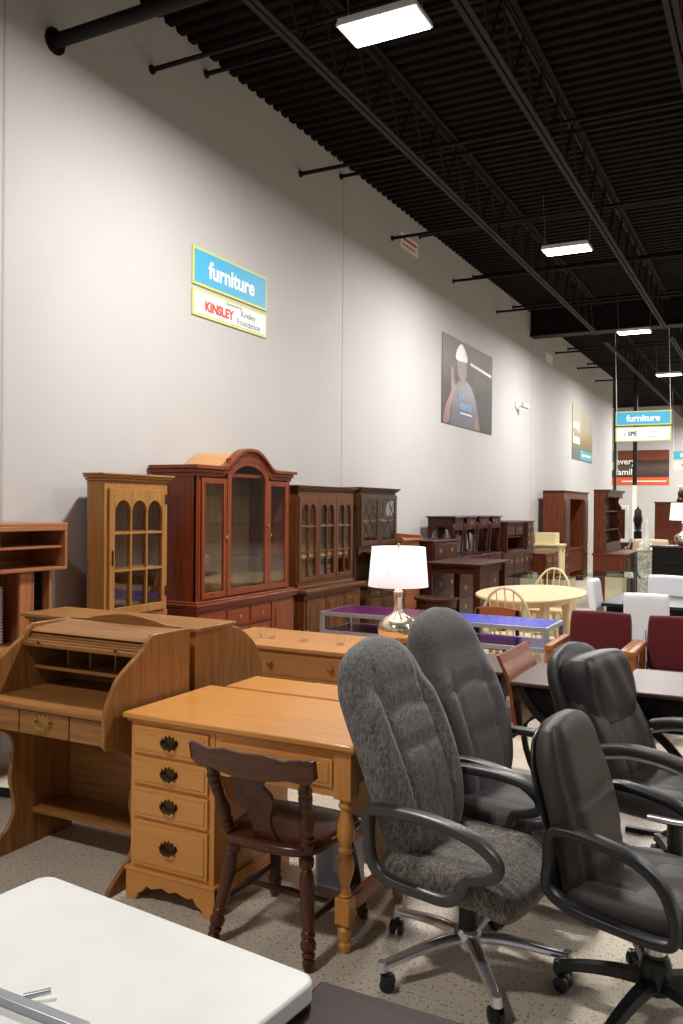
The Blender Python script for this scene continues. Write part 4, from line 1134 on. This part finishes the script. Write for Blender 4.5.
# sideboard with scalloped hutch (faces +x)
t = T('sideboard_hutch', 'reddish sideboard carrying a tall open bookcase hutch with scalloped sides', 'cabinet', (-2.80, 15.62, 0), 90)
w, d = 1.75, .52
box('case', M['redwood_z'], t, -w/2, w/2, -d, 0, .03, .83, .003)
MB().bb(-w/2-.02, w/2+.02, -d-.03, 0.02, .83, .86).build('top', M['redwood_x'], t, .004)
for k in range(3):
    x0 = -w/2+k*w/3; panel_door(t, x0+.012, x0+w/3-.012, .08, .80, -d, M['darkoak_z'], kn=x0+.3)
wave = [(-.19+.03*math.sin(k*PI/3.2), .90+.98*k/24) for k in range(25)]
for x in (-w/2+.02, -w/2+1.50):
    MB().prism([(0, .86), (-.24, .86)]+wave+[(-.22, 1.90), (0, 1.90)], 'x', x, x+.025).build('side_panel', M['redwood_z'], t)
m = MB(); a, b = -w/2+.045, -w/2+1.50
m.bb(a, b, -.015, 0, .86, 1.9); m.build('back_panel', M['dark_in'], t)
for z in (1.24, 1.56): box('shelf', M['darkoak_x'], t, a, b, -.16, -.015, z, z+.02)
m = MB(); m.prism([(a, 1.9), (b, 1.9)]+[(lerp(b, a, k/16), 1.80+.03*abs(math.sin(k*PI/4))) for k in range(17)], 'y', -.235, -.215); m.bb(-w/2, -w/2+1.54, -.27, 0, 1.90, 1.94); m.build('cornice', M['darkoak_x'], t)
box('small_drawer', M['darkoak_x'], t, a, b, -.21, -.015, .87, 1.03)
# ------------------------------------------------------------------ honey writing desk with lamp
t = T('writing_desk', 'honey coloured writing desk with glossy top standing before the cherry china cabinet', 'desk', (-2.62, 4.45, 0))
MB().bb(-.66, .70, -.03, .60, .735, .762).build('desktop', M['honey_x'], t, .007)
m = MB(); m.bb(-.62, -.40, .0, .56, .04, .735); m.bb(-.62, .56, .0, .03, .56, .735); m.bb(-.62, .56, .53, .55, .62, .735); m.build('case', M['honey_x'], t, .003)
m = MB(); m.bb(.44, .56, .04, .56, .04, .6); m.build('end_pedestal', M['honey_z'], t, .003)
m = MB(); m.bb(-.40, .0, .30, .32, .05, .56); m.build('inner_panel', M['pine_z'], t)
for z0, z1 in ((.58, .715), (.40, .56), (.1, .38)):
    dr = drawer(t, -.60, -.41, z0, z1, 0, M['honey_x']); knob(dr, -.505, (z0+z1)/2, -.012, .014, M['honey_x'])
dr = drawer(t, -.37, .42, .585, .715, 0, M['honey_x'])
for x in (-.14, .28): knob(dr, x, .65, -.012, .02, M['pine_x'])
def glass_cup(loc, label, h=.075, r=.034):
    m = MB(); m.lathe([(r*.7, 0), (r*.8, .006), (r*.95, h), (r*.85, h), (r*.7, .012), (.001, .012)], 16)
    o = m.build('glass_cup', M['clear'], None); o.location = loc
    return tag(o, label, 'glass', 'clear glasses on the honey desk')
for k, (x, y, lb) in enumerate(((-2.98, 4.68, 'clear glass cup on the honey desk, nearest the cherry cabinet end'), (-2.90, 4.66, 'clear glass cup on the honey desk, inner one of the close pair'), (-2.66, 4.66, 'clear glass cup on the honey desk, middle one by itself'), (-2.40, 4.66, 'clear glass cup on the honey desk, nearest to the lamp'))):
    glass_cup((x, y, .762), lb)
def table_lamp(label, loc, s=1.0):
    t = T('table_lamp', label, 'lamp', loc)
    m = MB(); m.lathe([(.06*s, 0), (.08*s, .012*s), (.118*s, .05*s), (.13*s, .09*s), (.12*s, .13*s), (.085*s, .165*s), (.045*s, .185*s), (.03*s, .205*s), (.026*s, .26*s), (.03*s, .315*s), (.034*s, .325*s), (.012*s, .345*s)], 28); m.build('glass_base', M['merc'], t, ang=70)
    m = MB(); m.rod((0, 0, .34*s), (0, 0, .615*s), .006*s); m.ball((0, 0, .62*s), .010*s); m.build('stem', M['brass'], t)
    z0, z1, r0, r1 = .36*s, .605*s, .188*s, .168*s; n = 40
    m = MB(); vs = []; fs = []
    for (r, z) in ((r0, z0), (r1, z1), (r1-.003, z1), (r0-.003, z0)):
        vs += [(r*math.cos(2*PI*k/n), r*math.sin(2*PI*k/n), z) for k in range(n)]
    for q in range(4):
        for k in range(n): fs.append((q*n+k, q*n+(k+1) % n, ((q+1) % 4)*n+(k+1) % n, ((q+1) % 4)*n+k))
    m.add(vs, fs).build('lamp_shade', M['shade'], t, ang=40)
    return t
lt = table_lamp('silver mercury glass table lamp with white drum shade on the honey desk', (-2.115, 4.89, .762), 1.0)
box('price_tag', M['signwhite'], lt, .045, .065, -.1, -.098, .20, .30)

# ------------------------------------------------------------------ glass console tables
def console(label, loc, w, d, h, gmat):
    t = T('glass_console', label, 'table', loc, 0)
    m = MB(); s = .018
    for x in (-w/2+s, w/2-s):
        for y in (s, d-s): m.bb(x-s, x+s, y-s, y+s, 0, h)
    for z in (h-.03, h-.19):
        m.bb(-w/2+.036, w/2-.036, .003, .033, z-.005, z+.03); m.bb(-w/2+.036, w/2-.036, d-.033, d-.003, z-.005, z+.03)
        for x in (-w/2+.003, w/2-.033): m.bb(x, x+.03, .036, d-.036, z-.005, z+.03)
    m.build('metal_frame', M['silver'], t, .002)
    box('glass_top', gmat, t, -w/2+.03, w/2-.03, .03, d-.03, h-.012, h+.002)
    box('glass_shelf', gmat, t, -w/2+.03, w/2-.03, .03, d-.03, h-.172, h-.162)
    return t
console('silver metal console table with purple glass shelves behind the lamp', (-3.08, 6.5, 0), .94, .56, .70, M['purple'])
console('silver metal console table with blue glass top behind the grey office chairs', (-2.05, 6.5, 0), .98, .54, .70, M['blue'])

# ------------------------------------------------------------------ old school desks in a line (desk top towards +x, folding seat on the -x side)
def school_desk(label, loc, w, d, seat_back=True, h=.71, wood_key='brownply'):
    t = T('school_desk', label, 'desk', loc, 0, 'old school desks in a line')
    MB().bb(0, w, 0, d, h-.022, h).build('desktop', M['desktop'], t, .008)
    m = MB(); m.prism([(0.06, h-.022), (w-.02, h-.022), (w-.06, h-.20), (.14, h-.20)], 'y', .05, d-.05); m.build('book_box', M['black'], t, .003)
    for y in (.035, d-.035):
        m = MB(); m.sweep(smooth_poly([(.05, y, h-.03), (.12, y, h-.14), (.25, y, h-.26), (.36, y, h-.40), (.38, y, .2), (.30, y, .06), (.22, y, .0)], 5), [(-.02, -.012), (.02, -.012), (.02, .012), (-.02, .012)], up=(0, 1, 0))
        m.bar((.05, y, .012), (.48, y, .012), .03, .024)
        m.build('iron_leg', M['blackmetal'], t, .002)
    if seat_back:
        P = smooth_poly([(-.08, .83), (-.06, .785), (-.02, .70), (.0, .58), (.02, .46)], 4)
        m = MB()
        for i in range(len(P)-1):
            m.prism([P[i], P[i+1], (P[i+1][0]+.018, P[i+1][1]+.004), (P[i][0]+.018, P[i][1]+.004)], 'y', .03, d-.03)
        m.build('seat_back', M[wood_key+'_y'], t, ang=50)
        P = smooth_poly([(.0, .42), (-.12, .41), (-.26, .43), (-.34, .42)], 4); m = MB()
        for i in range(len(P)-1): m.prism([P[i], P[i+1], (P[i+1][0], P[i+1][1]+.018), (P[i][0], P[i][1]+.018)], 'y', .04, d-.04)
        m.build('folding_seat', M[wood_key+'_y'], t, ang=50)
        for y in (.06, d-.06):
            m = MB(); m.sweep(smooth_poly([(.02, y, .60), (.04, y, .45), (-.06, y, .36), (-.05, y, .2), (.03, y, .03), (.12, y, .012)], 5), [(-.016, -.01), (.016, -.01), (.016, .01), (-.016, .01)], up=(0, 1, 0)); m.build('iron_leg', M['blackmetal'], t)
    return t
school_desk('dark topped old school desk standing alone in front of the burgundy armchairs', (-.72, 4.42, 0), .62, .66, False)
school_desk('dark topped old school desk with curved brown plywood seat back', (-1.25, 4.36, 0), .44, .62, True, .71)
school_desk('dark topped old school desk half hidden by the plain grey office chair', (-1.98, 4.62, 0), .62, .56, False, .70)

# ------------------------------------------------------------------ burgundy armchairs, facing -y
def armchair(label, loc):
    t = T('armchair', label, 'chair', loc, 0, 'burgundy waiting room armchairs')
    m = MB()
    m.cushion(.465, .40, .09, lambda x, y, n: (x, .24+(y+.20)*.16-n, .63+y), None, .12, .12, p=14, q=3); m.build('backrest', M['burg'], t, ang=80)
    m = MB(); m.cushion(.465, .50, .11, lambda x, y, n: (x, -y-.02, .395+n), None, .12, .12, p=12, q=3); m.build('seat', M['burg'], t, ang=80)
    for s in (-1, 1):
        m = MB(); x = s*.26
        m.bb(x-.022, x+.022, -.29, -.23, 0, .60); m.bb(x-.022, x+.022, .24, .30, 0, .62); m.bb(x-.022, x+.022, -.25, .26, .30, .345)
        m.build('side_frame', M['armoak_z'], t, .006)
        m = MB(); m.bb(x-.028, x+.028, -.30, .31, .595, .635); m.build('armrest', M['armoak_y'], t, .01, 3)
    m = MB(); m.bb(-.24, .24, -.20, -.17, .29, .34); m.bb(-.24, .24, .22, .25, .29, .34); m.build('seat_rail', M['armoak_x'], t)
    return t
a1 = armchair('burgundy fabric armchair with oak frame beside the blue glass console', (-1.21, 6.42, 0))
dup(a1, (-.635, 6.40, 0), 0, 'burgundy fabric armchair standing in front of the near white upholstered chair')

# ------------------------------------------------------------------ blond oval table and windsor chairs
t = T('oval_table', 'blond wood oval dining table with turned legs between windsor chairs', 'table', (-2.29, 8.80, 0))
MB().prism([(.535*math.cos(2*PI*k/48), .90*math.sin(2*PI*k/48)) for k in range(48)], 'z', .715, .742).build('tabletop', M['blond_y'], t, .01, 3)
MB().prism([(.36*math.cos(2*PI*k/32), .68*math.sin(2*PI*k/32)) for k in range(32)], 'z', .64, .715).build('apron', M['blond_y'], t)
for sx in (-1, 1):
    for sy in (-1, 1): MB().turned((sx*.27, sy*.5, 0), (sx*.25, sy*.46, .70), [(0, .022), (.1, .03), (.35, .042), (.5, .03), (.55, .045), (.6, .045), (.64, .034), (.75, .05), (1, .05)], 14).build('leg', M['blond_z'], t)
def windsor(label, loc, rz):
    t = T('windsor_chair', label, 'chair', loc, rz, 'blond windsor chairs')
    m = MB(); m.prism([(.22*math.cos(2*PI*k/28)*(1+.06*math.sin(2*PI*k/28)), .21*math.sin(2*PI*k/28)) for k in range(28)], 'z', .425, .46); m.build('seat', M['blond_x'], t, .01, 3)
    hoop = lambda a: (.225*math.cos(a), .17+.12*math.sin(a), .45+.46*math.sin(a)**.8 if math.sin(a) > 0 else .45)
    P = [hoop(PI*k/24) for k in range(25)]
    MB().tube(P, .013, 8).build('hoop', M['blond_z'], t)
    for k in range(7):
        a = PI*(.16+.68*k/6); p = hoop(a); x = p[0]*.72
        MB().rod((x, .165, .455), p, .0085, .006, 8).build('spindle', M['blond_z'], t)
    for sx in (-1, 1):
        for sy in (-1, 1):
            MB().turned((sx*.205, sy*.20, 0), (sx*.13, sy*.13, .43), [(0, .012), (.25, .017), (.45, .022), (.5, .016), (.55, .021), (.8, .02), (1, .014)], 12).build('leg', M['blond_z'], t)
        MB().rod((sx*.175, -.17, .17), (sx*.175, .17, .17), .01).build('stretcher', M['blond_y'], t)
    MB().rod((-.175, 0, .17), (.175, 0, .17), .01).build('stretcher', M['blond_x'], t)
    return t
w1 = windsor('blond windsor chair at the near end of the oval table behind the blue console', (-2.17, 7.62, 0), 184)
dup(w1, (-2.36, 9.72, 0), -4, 'blond windsor chair at the far end of the oval table before the glass table')
t = T('wooden_chair', 'brown wooden chair with rounded top rail behind the blue glass console', 'chair', (-2.2, 7.09, 0), 0)
m = MB(); bk = smooth_poly([(-.21, .58), (-.215, .68), (-.18, .73), (0, .745), (.18, .73), (.215, .68), (.21, .58)], 4)
m.prism(bk, 'y', .20, .22); m.build('back_rail', M['brownply_x'], t, .006)
box('seat', M['brownply_x'], t, -.2, .2, -.2, .19, .43, .452, .008)
for sx in (-1, 1):
    box('leg', M['black'], t, sx*.18-.014, sx*.18+.014, .185, .205, 0, .72); box('leg', M['black'], t, sx*.18-.014, sx*.18+.014, -.19, -.17, 0, .43)

# ------------------------------------------------------------------ black dining table and white parsons chairs
t = T('dining_table', 'black wooden dining table between white upholstered chairs', 'table', (-.62, 8.62, 0))
MB().bb(-.84, .95, -.52, .52, .715, .745).build('tabletop', M['blackwood'] if 'blackwood' in M else M['blackmetal'], t, .005)
box('apron', M['black'], t, -.78, .88, -.46, .46, .62, .715)
for x in (-.76, .86):
    for y in (-.44, .44): box('leg', M['black'], t, x-.04, x+.04, y-.04, y+.04, 0, .715, .003)
def parsons(label, loc, rz, w=.355, h=.94):
    t = T('parsons_chair', label, 'chair', loc, rz, 'white parsons chairs')
    m = MB(); m.cushion(w, h-.42, .075, lambda x, y, n: (x, .20+(y+.27)*.14-n, .42+(h-.42)/2+y), lambda u, v: -.006*gauss(u, .03), .08, .08, p=14, q=3); m.build('backrest', M['whitefab'], t, ang=80)
    m = MB(); m.cushion(w, .46, .10, lambda x, y, n: (x, -y-.02, .42+n), None, .08, .08, p=12, q=3); m.build('seat', M['whitefab'], t, ang=80)
    sk = MB(); sk.bb(-.004, .004, .262, .27, .45, h-.08) ; sk.build('back_seam', M['slate'], t)
    for sx in (-1, 1):
        for y in (-.20, .19): box('leg', M['black'], t, sx*(w/2-.04)-.02, sx*(w/2-.04)+.02, y-.02, y+.02, 0, .38)
    return t
p1 = parsons('white upholstered chair seen from behind, nearest to the burgundy armchairs', (-.95, 7.50, 0), 180)
dup(p1, (-1.03, 9.05, 0), 0, 'white upholstered chair with tufted front on the far side of the black table')
dup(p1, (-1.33, 8.45, 0), 88, 'white upholstered chair seen edge on between the oval table and the black table')

# ------------------------------------------------------------------ glass tables on stone blocks
def glass_table(label, loc, w, d, h=.73):
    t = T('glass_table', label, 'table', loc, 0, 'glass tables on cream blocks')
    box('glass_top', M['tableglass'], t, -w/2, w/2, -d/2, d/2, h-.012, h, .003)
    for x in (-w*.2, w*.32): box('block_base', M['creamblk'], t, x-.11, x+.11, -.2, .2, 0, h-.012, .004)
    return t
glass_table('clear glass table on cream blocks left of the far windsor chair', (-2.75, 11.2, 0), .8, 1.0)
glass_table('clear glass table on cream blocks in front of the sideboard hutch', (-1.72, 12.0, 0), 1.25, 1.0)

# ------------------------------------------------------------------ black dresser, lamp, floral cabinet
t = T('black_dresser', 'large black dresser with grey top carrying the far table lamp', 'dresser', (-1.25, 15.2, 0))
box('case', M['black'], t, -.66, .8, 0, .5, .03, .97, .004)
MB().bb(-.69, .83, -.02, .52, .97, 1.0).build('top', M['desktop'], t, .004)
for k in range(3): box('drawer', M['black'], t, -.62, .76, -.01, 0, .1+.29*k, .37+.29*k, .003)
table_lamp('far silver glass table lamp with white shade on the black dresser', (-1.44, 15.45, 1.0), 1.2)
t = T('floral_cabinet', 'cream painted cabinet with grey floral pattern left of the black dresser', 'cabinet', (-2.05, 15.6, 0))
M['floral'] = plain('floral_print', (222, 212, 194), .5, noise=.22, nscale=22)
box('case', M['floral'], t, -.15, .11, 0, .4, .03, .88, .003)
MB().bb(-.17, .12, -.02, .42, .88, .905).build('top', M['cream'], t, .004)
for s in (-1, 1): box('door', M['floral'], t, min(0, s*.12)-.02, max(0, s*.12)-.02, -.012, 0, .1, .84, .003)
t = T('white_ornament', 'white carved ornament with tall pointed finial on the floral cabinet', 'ornament', (-2.06, 15.8, .905))
m = MB(); m.bb(-.13, .06, -.12, .12, 0, .10); m.bb(-.10, .02, -.1, .1, .10, .14); m.build('ornament_base', M['signwhite'], t, .006)
m = MB(); m.lathe([(.055, 0), (.06, .14), (.045, .16), (.05, .3), (.03, .42), (.026, .46), (.008, .56)], 10, Matrix.Translation((.0, -.16, 0))); m.build('finial', M['signwhite'], t)

# ------------------------------------------------------------------ the far end of the shop
def column(name, label, x, y, r, z1, mats):
    t = T(name, label, 'column', (x, y, 0)); t['kind'] = 'structure'
    return t
struct(box('column_shaft', M['signwhite'], None, -3.53, -3.43, 23.95, 24.05, 0, 2.25))
struct(box('column_shaft', M['joist'], None, -3.53, -3.43, 23.95, 24.05, 2.25, ZD))
struct(box('column_shaft', plain('green_steel', (60, 66, 44), .6), None, -4.46, -4.38, 26.5, 26.58, 0, ZD))
t = T('tall_cabinet', 'plain tall brown cabinet behind the far table lamp', 'cabinet', (-2.45, 21.5, 0))
box('case', M['redwood_z'], t, -.2, .75, 0, .55, 0, 1.76, .004)
MB().bb(-.22, .77, -.02, .57, 1.76, 1.79).build('top', M['redwood_x'], t)
for s in (0, 1): panel_door(t, -.17+.45*s, .26+.45*s, .1, 1.7, 0, M['redwood_z'])
t = T('figurine', 'small dark and white figurine standing on top of the tall brown cabinet', 'ornament', (-2.10, 21.8, 1.79))
m = MB(); m.lathe([(.09, 0), (.10, .05), (.06, .12), (.08, .2), (.05, .28), (.02, .3)], 12); m.build('body', M['darkbrass'], t)
m = MB(); m.ball((0, 0, .36), .06); m.build('head', M['signwhite'], t)
t = T('standing_mirror', 'white framed mirror on the dark dresser at the far end', 'mirror', (-3.47, 21.6, .80))
m = MB(); m.bb(-.26, -.18, 0, .05, 0, .9); m.bb(.12, .2, 0, .05, 0, .9); m.bb(-.18, .12, 0, .05, .8, .9); m.bb(-.18, .12, 0, .05, 0, .08); m.build('mirror_frame', M['signwhite'], t, .005)
box('mirror_glass', plain('mirror_silver', (190, 200, 190), .06, 1), t, -.18, .12, .02, .03, .08, .8)
t = T('ornate_mirror', 'dark carved oval mirror frame at the far end beside the white column', 'mirror', (-3.05, 21.6, .80))
pts = [(.10*math.cos(2*PI*k/40)*(1+.09*math.cos(k*PI/2.5)), .55+.31*math.sin(2*PI*k/40)*(1+.06*math.cos(k*PI/2.5))) for k in range(40)]
MB().prism(pts, 'y', 0, .04).build('carved_frame', plain('carved_grey', (62, 58, 58), .5), t)
MB().prism([(.07*math.cos(2*PI*k/32), .56+.22*math.sin(2*PI*k/32)) for k in range(32)], 'y', -.006, 0).build('mirror_glass', plain('dim_mirror', (110, 112, 116), .1, 1), t)
box('foot', M['black'], t, -.09, .09, 0, .04, 0, .28)
t = T('long_dresser', 'long low dark dresser below the mirrors at the far end', 'dresser', (-3.2, 21.4, 0))
box('case', M['darkoak_x'], t, -.75, .5, 0, .5, .0, .77, .004); MB().bb(-.78, .53, -.03, .52, .77, .80).build('top', M['darkoak_x'], t)
for k in range(3): dr = drawer(t, -.72+.41*k, -.34+.41*k, .42, .72, 0, M['darkoak_x'])
t = T('sofa', 'beige sofa with carved dark wooden arms at the far end', 'sofa', (-2.62, 20.3, 0))
m = MB(); m.cushion(.8, .42, .16, lambda x, y, n: (x, .3-n+y*.2, .72+y), None, .2, .2); m.build('backrest', plain('sofa_beige', (206, 184, 156), .9), t, ang=80)
m = MB(); m.cushion(.8, .6, .18, lambda x, y, n: (x, -y, .45+n), None, .1, .1); m.build('seat', M['beige'], t, ang=80)
for s in (-1, 1): MB().tube(smooth_poly([(s*.43, .3, .9), (s*.45, 0, .72), (s*.47, -.3, .72), (s*.45, -.34, .55), (s*.43, -.3, .0)], 5), .035, 8).build('arm', M['mahog_z'], t)
box('base', M['mahog_x'], t, -.42, .42, -.28, .3, .12, .36)
for x in (-.38, .38): box('leg', M['mahog_z'], t, x-.03, x+.03, .22, .28, 0, .12)

# ------------------------------------------------------------------ black bar on the floor left of the roll top desk
t = T('floor_rail', 'black metal foot rail on the floor left of the open roll top desk', 'rail', (-3.66, 3.32, 0), 12)
box('rail', M['blackmetal'], t, -.40, .30, -.02, .02, .01, .05, .004)
for x in (-.36, .26): box('glide', M['blackplastic'], t, x-.015, x+.015, -.015, .015, 0, .01)
